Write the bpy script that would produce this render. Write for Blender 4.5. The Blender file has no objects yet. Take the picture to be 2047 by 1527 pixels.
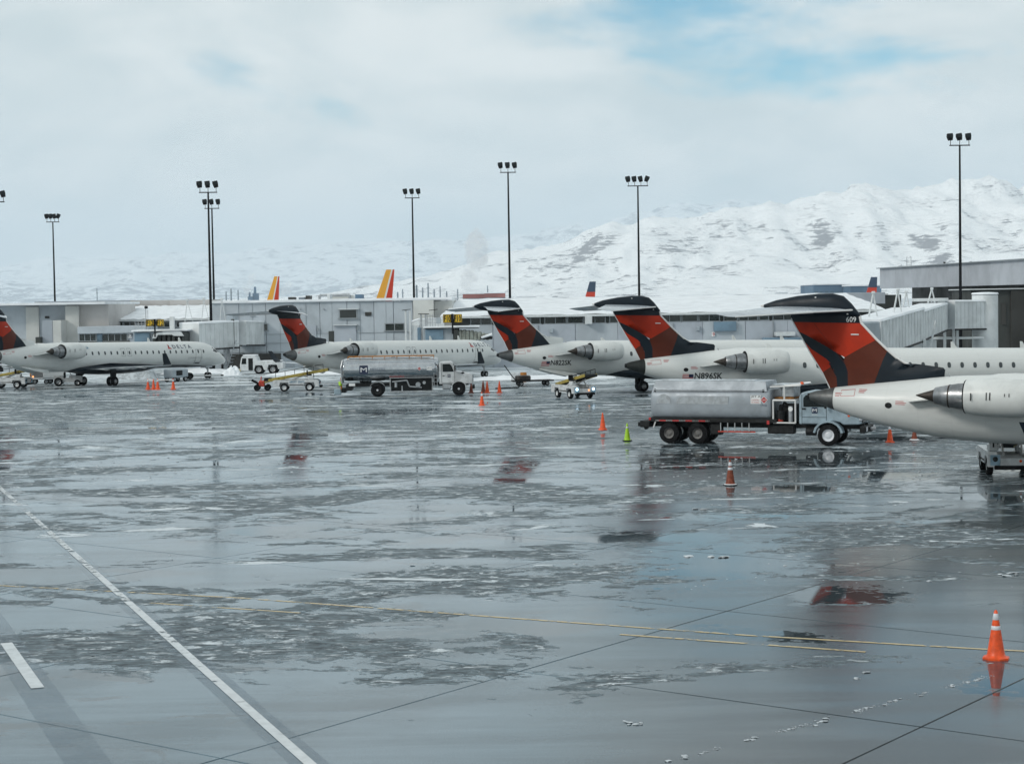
import bpy, bmesh, math, random
import numpy as np
from mathutils import Matrix, Vector
R = math.radians
random.seed(7)
rng = np.random.default_rng(11)
scene = bpy.context.scene
COL = scene.collection

# ------------------------------------------------------------------ camera, sky, sun, exposure
F_PX, CAM_H, PITCH, ROLL = 3600.0, 7.58, 0.0448, 0.0159
CX, CY = 1023.5, 763.5
cam_data = bpy.data.cameras.new('camera')
cam_data.sensor_width = 36.0
cam_data.lens = F_PX / 2047.0 * 36.0
cam_data.clip_start = 0.5
cam_data.clip_end = 60000.0
cam = bpy.data.objects.new('camera', cam_data)
COL.objects.link(cam)
_cp, _sp, _cr, _sr = math.cos(PITCH), math.sin(PITCH), math.cos(ROLL), math.sin(ROLL)
_V, _D, _X = Vector((0, _sp, _cp)), Vector((0, _cp, -_sp)), Vector((1, 0, 0))
_right, _up = _cr * _X - _sr * _V, _sr * _X + _cr * _V
_m = Matrix((_right, _up, -_D)).transposed().to_4x4()
_m.translation = (0, 0, CAM_H)
cam.matrix_world = _m
scene.camera = cam

SUN_EL, SUN_AZ = R(30), R(238)          # azimuth of the sun clockwise from +Y (behind the viewer, to the left)
world = bpy.data.worlds.new('World')
scene.world = world
world.use_nodes = True

sun_data = bpy.data.lights.new('sun', 'SUN')
sun_data.energy = 1.4
sun_data.angle = R(11)
sun_data.color = (1.0, 0.95, 0.88)
sun = bpy.data.objects.new('sun', sun_data)
COL.objects.link(sun)
_sd = Vector((math.sin(SUN_AZ) * math.cos(SUN_EL), math.cos(SUN_AZ) * math.cos(SUN_EL), math.sin(SUN_EL)))
sun.rotation_euler = _sd.to_track_quat('Z', 'Y').to_euler()
sun.location = _sd * 200

scene.view_settings.view_transform = 'Standard'
scene.view_settings.look = 'None'
scene.view_settings.exposure = 0.0
scene.view_settings.gamma = 1.0
scene.view_settings.use_curve_mapping = False
scene.cycles.max_bounces = 6
scene.cycles.glossy_bounces = 3
scene.cycles.diffuse_bounces = 3
scene.cycles.transparent_max_bounces = 6
scene.cycles.volume_bounces = 1


def ray(px, py):
    u, v = (px - CX) / F_PX, (py - CY) / F_PX
    x, w = u * _cr - v * _sr, -u * _sr - v * _cr
    return Vector((x, _cp + w * _sp, -_sp + w * _cp))


def at(px, py, Y):
    """the point of the place that stands Y metres away along the view through a picture point"""
    d = ray(px, py)
    return Vector((0, 0, CAM_H)) + d * (Y / d.y)


def on_ground(px, py, z=0.0):
    d = ray(px, py)
    return Vector((0, 0, CAM_H)) + d * ((z - CAM_H) / d.z)


# ------------------------------------------------------------------ node helpers
class NT:
    def __init__(self, tree):
        self.t = tree
        self.n, self.l = tree.nodes, tree.links

    def new(self, typ, **kw):
        nd = self.n.new(typ)
        for k, v in kw.items():
            setattr(nd, k, v)
        return nd

    def put(self, sock, v):
        if isinstance(v, bpy.types.NodeSocket):
            self.l.new(v, sock)
        elif v is not None:
            if sock.type == 'RGBA' and not hasattr(v, '__len__'):
                v = (v, v, v, 1)
            elif sock.type == 'RGBA' and len(v) == 3:
                v = (*v, 1)
            sock.default_value = v

    def math(self, op, a, b=None, c=None, clamp=False):
        nd = self.new('ShaderNodeMath', operation=op, use_clamp=clamp)
        for s, v in zip(nd.inputs, (a, b, c)):
            self.put(s, v)
        return nd.outputs[0]

    def vmath(self, op, a, b=None):
        nd = self.new('ShaderNodeVectorMath', operation=op)
        self.put(nd.inputs[0], a)
        if b is not None:
            self.put(nd.inputs[1], b)
        return nd.outputs[0]

    def noise(self, vec, scale=1.0, detail=4.0, rough=0.55, dist=0.0):
        nd = self.new('ShaderNodeTexNoise')
        self.put(nd.inputs['Vector'], vec)
        nd.inputs['Scale'].default_value = scale
        nd.inputs['Detail'].default_value = detail
        nd.inputs['Roughness'].default_value = rough
        nd.inputs['Distortion'].default_value = dist
        return nd.outputs[0]

    def mapping(self, vec, loc=(0, 0, 0), rot=(0, 0, 0), scale=(1, 1, 1)):
        nd = self.new('ShaderNodeMapping')
        self.put(nd.inputs[0], vec)
        nd.inputs['Location'].default_value = loc
        nd.inputs['Rotation'].default_value = rot
        nd.inputs['Scale'].default_value = scale
        return nd.outputs[0]

    def step(self, v, lo, hi, a=0.0, b=1.0, kind='SMOOTHSTEP'):
        nd = self.new('ShaderNodeMapRange', interpolation_type=kind)
        self.put(nd.inputs['Value'], v)
        nd.inputs['From Min'].default_value = lo
        nd.inputs['From Max'].default_value = hi
        self.put(nd.inputs['To Min'], a)
        self.put(nd.inputs['To Max'], b)
        return nd.outputs[0]

    def mix(self, fac, a, b, blend='MIX'):
        nd = self.new('ShaderNodeMix', data_type='RGBA', blend_type=blend)
        self.put(nd.inputs[0], fac)
        self.put(nd.inputs[6], a)
        self.put(nd.inputs[7], b)
        return nd.outputs[2]

    def fmix(self, fac, a, b):
        nd = self.new('ShaderNodeMix', data_type='FLOAT')
        self.put(nd.inputs[0], fac)
        self.put(nd.inputs[2], a)
        self.put(nd.inputs[3], b)
        return nd.outputs[0]

    def sep(self, vec):
        nd = self.new('ShaderNodeSeparateXYZ')
        self.put(nd.inputs[0], vec)
        return nd.outputs

    def comb(self, x, y, z):
        nd = self.new('ShaderNodeCombineXYZ')
        for s, v in zip(nd.inputs, (x, y, z)):
            self.put(s, v)
        return nd.outputs[0]

    def ramp(self, fac, stops, interp='LINEAR'):
        nd = self.new('ShaderNodeValToRGB')
        self.put(nd.inputs[0], fac)
        cr = nd.color_ramp
        cr.interpolation = interp
        while len(cr.elements) < len(stops):
            cr.elements.new(0.5)
        for e, (p, c) in zip(cr.elements, stops):
            e.position = p
            e.color = (*c, 1) if hasattr(c, '__len__') else (c, c, c, 1)
        return nd.outputs[0]

    def bump(self, h, strength=0.3, dist=0.02, normal=None):
        nd = self.new('ShaderNodeBump')
        nd.inputs['Strength'].default_value = strength
        nd.inputs['Distance'].default_value = dist
        self.put(nd.inputs['Height'], h)
        if normal is not None:
            self.put(nd.inputs['Normal'], normal)
        return nd.outputs[0]


# ------------------------------------------------------------------ world: Nishita sky behind a broken cloud deck
def build_world():
    nt = NT(world.node_tree)
    nt.n.clear()
    sky = nt.new('ShaderNodeTexSky', sky_type='NISHITA')
    sky.sun_disc = False
    sky.sun_elevation = SUN_EL
    sky.sun_rotation = SUN_AZ
    sky.altitude = 1280
    sky.air_density = 1.0
    sky.dust_density = 1.5
    tc = nt.new('ShaderNodeTexCoord').outputs['Generated']
    s = nt.sep(tc)
    up = nt.math('MAXIMUM', s[2], 0.0)
    q = nt.mapping(tc, loc=CLOUD_OFF, scale=(1.0, 1.0, 2.3))
    big = nt.noise(q, 3.1, 6.0, 0.5, 0.5)
    fine = nt.noise(nt.mapping(q, loc=(3.1, 8.2, 1.0)), 9.0, 7.0, 0.58, 0.6)
    d = nt.math('ADD', nt.math('MULTIPLY', big, 0.80), nt.math('MULTIPLY', fine, 0.20))
    cover = nt.step(d, CLOUD_LO, CLOUD_HI)
    cover = nt.math('MAXIMUM', cover, nt.step(up, 0.03, 0.10, 1.0, 0.0))
    mid = nt.noise(nt.mapping(q, loc=(7, 1, 4)), 4.2, 6, 0.55, 0.8)
    tone = nt.math('ADD', nt.math('MULTIPLY', fine, 0.42), nt.math('MULTIPLY', mid, 0.58))
    cloud = nt.mix(nt.step(tone, 0.36, 0.62), (6.1, 7.0, 7.15), (8.45, 8.85, 8.75))
    blue = nt.mix(1.0, sky.outputs[0], (0.38, 1.02, 1.10), 'MULTIPLY')
    col = nt.mix(cover, blue, cloud)
    bg = nt.new('ShaderNodeBackground')
    nt.put(bg.inputs[0], col)
    bg.inputs[1].default_value = 0.1
    out = nt.new('ShaderNodeOutputWorld')
    nt.l.new(bg.outputs[0], out.inputs[0])


CLOUD_OFF, CLOUD_LO, CLOUD_HI = (10.262, 3.644, -0.185), 0.326, 0.446
build_world()

# ------------------------------------------------------------------ materials
M = {}


def mat(name, col, rough=0.5, metal=0.0, var=0.0, vscale=3.0, bump=0.0, bscale=30.0, coat=0.0, emit=None, dark=None, space='Object', spec=0.5):
    m = bpy.data.materials.new(name)
    m.use_nodes = True
    nt = NT(m.node_tree)
    b = nt.n['Principled BSDF']
    c = (*col, 1)
    vec = nt.new('ShaderNodeTexCoord').outputs['Object'] if space == 'Object' else nt.new('ShaderNodeNewGeometry').outputs['Position']
    if var > 0:
        n = nt.noise(vec, vscale, 6, 0.6, 0.3)
        lo = dark or tuple(x * (1 - var) for x in col)
        c = nt.mix(nt.step(n, 0.35, 0.62), lo, tuple(min(1, x * (1 + var * 0.35)) for x in col))
        nt.put(b.inputs['Roughness'], nt.step(n, 0.3, 0.7, min(1, rough * 1.25), rough * 0.8))
    else:
        b.inputs['Roughness'].default_value = rough
    nt.put(b.inputs['Base Color'], c)
    b.inputs['Metallic'].default_value = metal
    b.inputs['Specular IOR Level'].default_value = spec
    b.inputs['Coat Weight'].default_value = coat
    b.inputs['Coat Roughness'].default_value = 0.12
    if bump > 0:
        nt.put(b.inputs['Normal'], nt.bump(nt.noise(vec, bscale, 4, 0.6), bump, 0.02))
    if emit:
        b.inputs['Emission Color'].default_value = (*emit[0], 1)
        b.inputs['Emission Strength'].default_value = emit[1]
    M[name] = m
    return m


mat('plane_white', (0.66, 0.675, 0.66), 0.42, var=0.12, vscale=0.9, coat=0.06)
mat('navy', (0.006, 0.013, 0.021), 0.42, var=0.2, vscale=1.2, spec=0.25)
mat('tail_red', (0.45, 0.028, 0.005), 0.45, var=0.16, vscale=0.8, spec=0.22)
mat('tail_dark_red', (0.105, 0.021, 0.009), 0.45, var=0.15, vscale=0.8, spec=0.22)
mat('bare_metal', (0.30, 0.31, 0.32), 0.34, 0.85, var=0.35, vscale=2.5)
mat('hot_metal', (0.055, 0.045, 0.038), 0.5, 0.5, var=0.4, vscale=3)
mat('cone_dark', (0.022, 0.026, 0.025), 0.55, var=0.2, spec=0.3)
mat('cone_grey', (0.13, 0.135, 0.135), 0.42, 0.6, var=0.3, vscale=2)
mat('stab_grey', (0.42, 0.46, 0.50), 0.30, var=0.15, vscale=1.5, coat=0.2)
mat('edge_white', (0.72, 0.72, 0.71), 0.35)
mat('black_rubber', (0.008, 0.008, 0.009), 0.85, spec=0.2, var=0.3, vscale=8)
mat('rim_grey', (0.42, 0.43, 0.44), 0.4, 0.6, var=0.25, vscale=6)
mat('rim_dull', (0.15, 0.145, 0.14), 0.55, 0.3, var=0.4, vscale=6)
mat('dark_steel', (0.016, 0.017, 0.018), 0.6, 0.2, spec=0.3, var=0.3, vscale=4)
mat('black_paint', (0.008, 0.009, 0.010), 0.6, var=0.2, spec=0.25)
mat('glass_dark', (0.006, 0.010, 0.011), 0.12, spec=0.28)
mat('cabin_window', (0.05, 0.06, 0.065), 0.1)
mat('ink_navy', (0.012, 0.022, 0.06), 0.4)
mat('ink_red', (0.45, 0.03, 0.03), 0.4)
mat('ink_black', (0.012, 0.012, 0.014), 0.5)
mat('ink_white', (0.78, 0.79, 0.79), 0.4)
mat('ink_teal', (0.02, 0.16, 0.28), 0.4)
mat('vehicle_white', (0.62, 0.64, 0.65), 0.42, var=0.22, vscale=2.2, coat=0.2)
mat('vehicle_blue_grey', (0.29, 0.375, 0.43), 0.42, var=0.22, vscale=1.8, coat=0.2)
mat('vehicle_blue', (0.30, 0.45, 0.56), 0.42, var=0.2, vscale=3)
mat('polished_steel', (0.47, 0.49, 0.51), 0.07, 1.0, var=0.12, vscale=1.6, bump=0.05, bscale=2.0)
mat('tank_grey', (0.34, 0.375, 0.41), 0.42, 0.2, var=0.14, vscale=1.4)
mat('galvanised', (0.45, 0.47, 0.49), 0.4, 0.7, var=0.2, vscale=4)
mat('cone_orange', (0.80, 0.085, 0.008), 0.42, var=0.22, vscale=6)
mat('cone_weathered', (0.20, 0.040, 0.014), 0.6, var=0.4, vscale=8)
mat('cone_green', (0.36, 0.62, 0.010), 0.42, var=0.15, vscale=6)
mat('reflective_white', (0.66, 0.68, 0.72), 0.3, var=0.1)
mat('amber_lens', (0.75, 0.10, 0.01), 0.25)
mat('lamp_lit', (0.8, 0.9, 1.0), 0.2, emit=((0.65, 0.85, 1.0), 2.6))
mat('lamp_lit_orange', (1.0, 0.5, 0.2), 0.2, emit=((1.0, 0.35, 0.12), 2.0))
mat('belt_orange', (0.42, 0.16, 0.018), 0.55, var=0.35, vscale=4)
mat('belt_yellow', (0.36, 0.28, 0.06), 0.5, var=0.35, vscale=4)
mat('red_paint', (0.50, 0.045, 0.02), 0.45, var=0.3, vscale=5)
mat('sign_yellow', (0.95, 0.60, 0.02), 0.4, var=0.08)
mat('snow', (0.82, 0.85, 0.88), 0.6, var=0.10, vscale=0.6, bump=0.5, bscale=3.0)
mat('dirty_snow', (0.50, 0.54, 0.57), 0.5, var=0.4, vscale=2.0, bump=0.8, bscale=6.0)
mat('facade_grey', (0.44, 0.485, 0.525), 0.7, var=0.12, vscale=0.35, bump=0.15, bscale=6, space='World')
mat('facade_cream', (0.60, 0.61, 0.59), 0.7, var=0.10, vscale=0.35, bump=0.15, bscale=6, space='World')
mat('facade_pink', (0.50, 0.485, 0.475), 0.7, var=0.10, vscale=0.35, bump=0.15, bscale=6, space='World')
mat('facade_lavender', (0.41, 0.45, 0.50), 0.7, var=0.12, vscale=0.3, bump=0.15, bscale=6, space='World')
mat('fascia_grey', (0.40, 0.425, 0.465), 0.65, var=0.10, vscale=0.3, space='World')
mat('facade_dark', (0.040, 0.040, 0.037), 0.7, var=0.2, vscale=0.3, space='World')
mat('facade_dark_green', (0.045, 0.050, 0.047), 0.7, var=0.2, vscale=0.3, space='World')
mat('trim_white', (0.62, 0.65, 0.66), 0.55, var=0.1)
mat('frame_grey', (0.28, 0.31, 0.33), 0.45)
mat('window_glass', (0.012, 0.022, 0.020), 0.08, spec=0.7, var=0.4, vscale=0.4)
mat('blue_glass', (0.10, 0.16, 0.21), 0.12, var=0.3, vscale=0.5)
mat('bridge_white', (0.66, 0.69, 0.70), 0.5, var=0.14, vscale=0.5)
mat('bridge_grey', (0.36, 0.41, 0.45), 0.5, var=0.14, vscale=0.6)
mat('bridge_blue', (0.16, 0.25, 0.33), 0.45, var=0.2, vscale=0.8)
mat('bellows', (0.27, 0.29, 0.26), 0.75, var=0.3, vscale=2.0)
mat('pole_dark', (0.006, 0.007, 0.009), 0.7, 0.0, spec=0.15)
mat('yellow_tail', (0.80, 0.38, 0.035), 0.35)
mat('orange_tail', (0.55, 0.035, 0.008), 0.35)
mat('blue_tail', (0.030, 0.055, 0.10), 0.35)
mat('far_white', (0.55, 0.58, 0.60), 0.7, var=0.15, vscale=0.05, space='World')
mat('far_blue', (0.10, 0.17, 0.25), 0.7, var=0.2, vscale=0.05, space='World')
mat('far_red', (0.30, 0.10, 0.08), 0.7, var=0.2, vscale=0.05, space='World')
mat('far_grey', (0.20, 0.24, 0.28), 0.7, var=0.2, vscale=0.05, space='World')


def livery_material():
    """white fuselage whose navy belly rises behind the wing, as painted"""
    m = bpy.data.materials.new('fuselage_paint')
    m.use_nodes = True
    nt = NT(m.node_tree)
    b = nt.n['Principled BSDF']
    tc = nt.new('ShaderNodeTexCoord').outputs['Object']
    s = nt.sep(tc)
    line = nt.ramp(nt.math('DIVIDE', s[0], 34.0), [(0.0, 0.0), (8.0 / 34, 0.0), (10.5 / 34, 0.66), (14.5 / 34, 1.02), (20 / 34, 0.78), (27 / 34, 0.60), (31 / 34, 0.40)])
    lz = nt.math('ADD', 1.2, line)
    fac = nt.step(nt.math('SUBTRACT', lz, s[2]), -0.01, 0.01)
    st = nt.noise(nt.mapping(tc, scale=(0.6, 3, 3)), 1.0, 6, 0.6)
    low = nt.step(s[2], 1.4, 3.2, 1.0, 0.0)
    grime = nt.math('MULTIPLY', nt.step(st, 0.42, 0.7), nt.math('MULTIPLY_ADD', low, 0.22, 0.08))
    white = nt.mix(grime, (0.675, 0.69, 0.675), (0.33, 0.345, 0.34))
    # skin panel seams and soot behind the engines
    fr = nt.math('ABSOLUTE', nt.math('SUBTRACT', nt.math('FRACT', nt.math('DIVIDE', s[0], 1.37)), 0.5))
    fz = nt.math('ABSOLUTE', nt.math('SUBTRACT', nt.math('FRACT', nt.math('DIVIDE', nt.math('ADD', s[2], 0.11), 0.66)), 0.5))
    seam = nt.math('MAXIMUM', nt.step(fr, 0.0, 0.010, 1.0, 0.0), nt.step(fz, 0.0, 0.016, 1.0, 0.0))
    white = nt.mix(nt.math('MULTIPLY', seam, 0.22), white, (0.30, 0.31, 0.31))
    soot = nt.math('MULTIPLY', nt.step(s[0], 2.2, 6.5), nt.step(s[0], 6.5, 9.0, 1.0, 0.0))
    soot = nt.math('MULTIPLY', soot, nt.math('MULTIPLY', nt.step(s[2], 2.4, 2.9), nt.step(s[2], 3.1, 3.7, 1.0, 0.0)))
    white = nt.mix(nt.math('MULTIPLY', soot, nt.step(st, 0.3, 0.7, 0.10, 0.40)), white, (0.22, 0.21, 0.20))
    nt.put(b.inputs['Base Color'], nt.mix(fac, white, (0.006, 0.013, 0.021)))
    nt.put(b.inputs['Roughness'], nt.step(st, 0.3, 0.7, 0.38, 0.52))
    b.inputs['Coat Weight'].default_value = 0.06
    b.inputs['Coat Roughness'].default_value = 0.15
    M['fuselage_paint'] = m


livery_material()


# ------------------------------------------------------------------ mesh helpers
class MB:
    def __init__(self):
        self.v, self.f, self.mi = [], [], []

    def add(self, verts, faces, m=0):
        o = len(self.v)
        self.v += [tuple(p) for p in verts]
        self.f += [tuple(i + o for i in f) for f in faces]
        self.mi += [m] * len(faces)
        return self

    def box(self, c, s, b=0.0, m=0, rot=None):
        hx, hy, hz = s[0] / 2, s[1] / 2, s[2] / 2
        if b <= 0:
            vs = [(x, y, z) for x in (-hx, hx) for y in (-hy, hy) for z in (-hz, hz)]
            fs = [(0, 1, 3, 2), (4, 6, 7, 5), (0, 4, 5, 1), (2, 3, 7, 6), (0, 2, 6, 4), (1, 5, 7, 3)]
        else:
            b = min(b, hx * .9, hy * .9, hz * .9)
            vs, idx = [], {}
            for sx in (-1, 1):
                for sy in (-1, 1):
                    for sz in (-1, 1):
                        for ax in range(3):
                            p = [sx * (hx - b), sy * (hy - b), sz * (hz - b)]
                            p[ax] = (sx * hx, sy * hy, sz * hz)[ax]
                            idx[(sx, sy, sz, ax)] = len(vs)
                            vs.append(tuple(p))
            fs = []
            g = lambda sg, ax: idx[(*sg, ax)]
            for ax in range(3):
                u, w = (ax + 1) % 3, (ax + 2) % 3
                for sa in (-1, 1):
                    q = []
                    for su, sw in ((-1, -1), (1, -1), (1, 1), (-1, 1)):
                        sg = [0, 0, 0]
                        sg[ax], sg[u], sg[w] = sa, su, sw
                        q.append(g(sg, ax))
                    fs.append(tuple(q if sa > 0 else q[::-1]))
                for su in (-1, 1):
                    for sw in (-1, 1):
                        a = [0, 0, 0]; a[u], a[w], a[ax] = su, sw, -1
                        c2 = list(a); c2[ax] = 1
                        q = [g(a, u), g(c2, u), g(c2, w), g(a, w)]
                        fs.append(tuple(q if su * sw < 0 else q[::-1]))
            for sx in (-1, 1):
                for sy in (-1, 1):
                    for sz in (-1, 1):
                        q = [g((sx, sy, sz), 0), g((sx, sy, sz), 1), g((sx, sy, sz), 2)]
                        fs.append(tuple(q if sx * sy * sz > 0 else q[::-1]))
        mt = rot if rot is not None else Matrix.Identity(3)
        C = Vector(c)
        return self.add([C + mt @ Vector(p) for p in vs], fs, m)

    def cyl(self, p0, p1, r0, r1=None, n=12, m=0, caps=True):
        r1 = r0 if r1 is None else r1
        p0, p1 = Vector(p0), Vector(p1)
        ax = (p1 - p0).normalized()
        t = Vector((0, 0, 1)) if abs(ax.z) < 0.9 else Vector((1, 0, 0))
        u = ax.cross(t).normalized()
        w = ax.cross(u)
        vs = []
        for p, r in ((p0, r0), (p1, r1)):
            for i in range(n):
                a = 2 * math.pi * i / n
                vs.append(p + (u * math.cos(a) + w * math.sin(a)) * r)
        fs = [(i, (i + 1) % n, n + (i + 1) % n, n + i) for i in range(n)]
        if caps:
            fs += [tuple(range(n))[::-1], tuple(range(n, 2 * n))]
        return self.add(vs, fs, m)

    def tube(self, pts, r, n=6, m=0):
        for a, b in zip(pts[:-1], pts[1:]):
            self.cyl(a, b, r, n=n, m=m)
        return self

    def loft(self, rings, cap0=True, cap1=True, m=0):
        n = len(rings[0])
        vs = [p for r in rings for p in r]
        fs = []
        for k in range(len(rings) - 1):
            for i in range(n):
                j = (i + 1) % n
                fs.append((k * n + i, k * n + j, (k + 1) * n + j, (k + 1) * n + i))
        if cap0:
            fs.append(tuple(range(n))[::-1])
        if cap1:
            fs.append(tuple(range((len(rings) - 1) * n, len(rings) * n)))
        return self.add(vs, fs, m)

    def lathe(self, prof, c, axis='x', n=24, m=0, cap0=False, cap1=False):
        rings = []
        for t, r in prof:
            rg = []
            for i in range(n):
                a = 2 * math.pi * i / n
                cu, su = r * math.cos(a), r * math.sin(a)
                if axis == 'x':
                    rg.append((c[0] + t, c[1] + cu, c[2] + su))
                elif axis == 'y':
                    rg.append((c[0] + su, c[1] + t, c[2] + cu))
                else:
                    rg.append((c[0] + cu, c[1] + su, c[2] + t))
            rings.append(rg)
        return self.loft(rings, cap0, cap1, m)

    def prism(self, poly, y0, y1, m=0, axis='y'):
        """poly in (x,z) extruded along y, (y,z) along x or (x,y) along z"""
        n = len(poly)
        f = {'y': lambda a, b, t: (a, t, b), 'x': lambda a, b, t: (t, a, b), 'z': lambda a, b, t: (a, b, t)}[axis]
        vs = [f(a, b, y0) for a, b in poly] + [f(a, b, y1) for a, b in poly]
        fs = [tuple(range(n)), tuple(range(2 * n - 1, n - 1, -1))]
        fs += [(i, n + i, n + (i + 1) % n, (i + 1) % n) for i in range(n)]
        return self.add(vs, fs, m)

    def sheet(self, quad, m=0):
        return self.add(quad, [tuple(range(len(quad)))], m)

    def mesh(self, name, mats, smooth=None):
        me = bpy.data.meshes.new(name)
        me.from_pydata(self.v, [], self.f)
        for mm in (mats if isinstance(mats, (list, tuple)) else [mats]):
            me.materials.append(M[mm] if isinstance(mm, str) else mm)
        me.polygons.foreach_set('material_index', self.mi)
        bm = bmesh.new()
        bm.from_mesh(me)
        bmesh.ops.recalc_face_normals(bm, faces=bm.faces)
        bm.to_mesh(me)
        bm.free()
        if smooth is not None:
            me.polygons.foreach_set('use_smooth', [True] * len(me.polygons))
            me.set_sharp_from_angle(angle=R(smooth))
        me.update()
        return me

    def build(self, name, mats, parent=None, smooth=None):
        o = bpy.data.objects.new(name, self.mesh(name, mats, smooth))
        COL.objects.link(o)
        o.parent = parent
        return o


def tag(o, label=None, cat=None, group=None, kind=None):
    for k, v in (('label', label), ('category', cat), ('group', group), ('kind', kind)):
        if v:
            o[k] = v
    return o


def empty(name, loc=(0, 0, 0), rz=0.0, label=None, cat=None, group=None):
    o = bpy.data.objects.new(name, None)
    COL.objects.link(o)
    o.location = loc
    o.rotation_euler = (0, 0, rz)
    o.empty_display_size = 0.3
    return tag(o, label, cat, group)


KIDS = {}


def copy_tree(o, parent=None):
    c = o.copy()
    COL.objects.link(c)
    c.parent = parent
    for ch in list(o.children):
        copy_tree(ch, c)
    return c


_txt = {}


def text_mesh(s, size, bold=0.0):
    """letters as a flat mesh in x,y, left-aligned on the baseline"""
    cu = bpy.data.curves.new('lettering', 'FONT')
    cu.body = s
    cu.size = size
    cu.offset = bold
    cu.resolution_u = 2
    ob = bpy.data.objects.new('lettering_source', cu)
    COL.objects.link(ob)
    bpy.context.view_layer.update()
    me = bpy.data.meshes.new_from_object(ob)
    vs = [v.co.copy() for v in me.vertices]
    fs = [tuple(p.vertices) for p in me.polygons]
    bpy.data.objects.remove(ob)
    bpy.data.curves.remove(cu)
    bpy.data.meshes.remove(me)
    return vs, fs


def lettering(s, height, fn, material, parent, name='lettering', width=None, bold=0.0):
    """fn maps (u, v) in metres from the text's lower left corner to a place on the thing's surface"""
    vs, fs = text_mesh(s, 1.0, bold)
    x0, x1 = min(v.x for v in vs), max(v.x for v in vs)
    y0, y1 = min(v.y for v in vs), max(v.y for v in vs)
    k = height / (y1 - y0)
    kx = (width / (x1 - x0)) if width else k
    mb = MB()
    mb.add([fn((v.x - x0) * kx, (v.y - y0) * k) for v in vs], fs)
    me = bpy.data.meshes.new(name)
    me.from_pydata(mb.v, [], mb.f)
    me.materials.append(M[material])
    o = bpy.data.objects.new(name, me)
    COL.objects.link(o)
    o.parent = parent
    return o


def wheel(parent, c, r, w, name='wheel', rim='rim_grey', rim_r=0.56, hub=None):
    """tyre and rim; the axle lies along y"""
    mb = MB()
    h = w / 2
    mb.lathe([(-h, r * rim_r), (-h, r * 0.86), (-h * 0.72, r), (h * 0.72, r), (h, r * 0.86), (h, r * rim_r), (h * 0.5, r * rim_r), (-h * 0.5, r * rim_r)], (0, 0, 0), 'y', 20)
    t = mb.build(name, 'black_rubber', parent, 40)
    t.location = c
    rb = MB()
    rb.lathe([(-h * 0.55, 0.02), (-h * 0.55, r * rim_r * 0.45), (-h * 0.35, r * rim_r * 0.6), (-h * 0.8, r * rim_r * 1.005), (h * 0.8, r * rim_r * 1.005), (h * 0.35, r * rim_r * 0.6), (h * 0.55, r * rim_r * 0.45), (h * 0.55, 0.02)], (0, 0, 0), 'y', 16, cap0=True, cap1=True)
    ro = rb.build('rim', rim, t, 40)
    if hub:
        for s in (-1, 1):
            MB().lathe([(s * h * .5, r * .17), (s * h * .95, r * .13)], (0, 0, 0), 'y', 12, cap0=True, cap1=True).build('hub', hub, t, 40)
    return t

# ------------------------------------------------------------------ ground: wet concrete apron
GA = R(-37.0)
AU, BU = Vector((math.cos(GA), math.sin(GA), 0)), Vector((-math.sin(GA), math.cos(GA), 0))
SLAB_A, SLAB_B, A0, B0, NA, NB = 8.8, 8.4, -22.0 - 8.8 * 12, 20.9 - 8.4, 15, 17


PUDDLES = [  # standing water: x, y, half length, half width, turn
    (0.4, 80.5, 3.2, 1.5, 10), (-11.2, 89.0, 2.0, 1.6, 0), (-25.5, 92.0, 2.4, 1.6, 0), (4.6, 57.0, 2.8, 1.3, -12), (8.3, 45.2, 1.7, 1.2, 20), (5.2, 40.4, 2.2, 0.7, -24),
    (5.9, 52.0, 3.0, 4.4, -10), (8.8, 70.8, 1.7, 1.8, 0), (11.6, 70.8, 2.4, 1.3, 0), (16.0, 73.5, 1.6, 4.2, 5), (18.2, 67.0, 2.2, 1.6, 0), (13.0, 85.0, 5.5, 4.0, -20),
    (-4.4, 82.0, 2.6, 1.3, 0), (-13.8, 86.0, 2.6, 1.2, 0), (9.9, 35.0, 1.1, 1.9, 10), (15.5, 59.0, 2.6, 1.3, -15), (-2.0, 66.0, 3.0, 1.2, -10), (7.5, 62.5, 1.8, 1.3, 0)]


TRACKS = [  # centre x, y, radius, half width of the tyre mark
    (-38, 22, 34.0, .30), (-40, 20, 42.5, .32), (22, 96, 47.0, .30), (30, 90, 46.0, .28), (-10, 140, 84.0, .30), (-6, 150, 97.0, .34), (-60, 90, 57.0, .30), (14, 20, 30.5, .28), (60, 20, 62.0, .3)]


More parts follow.
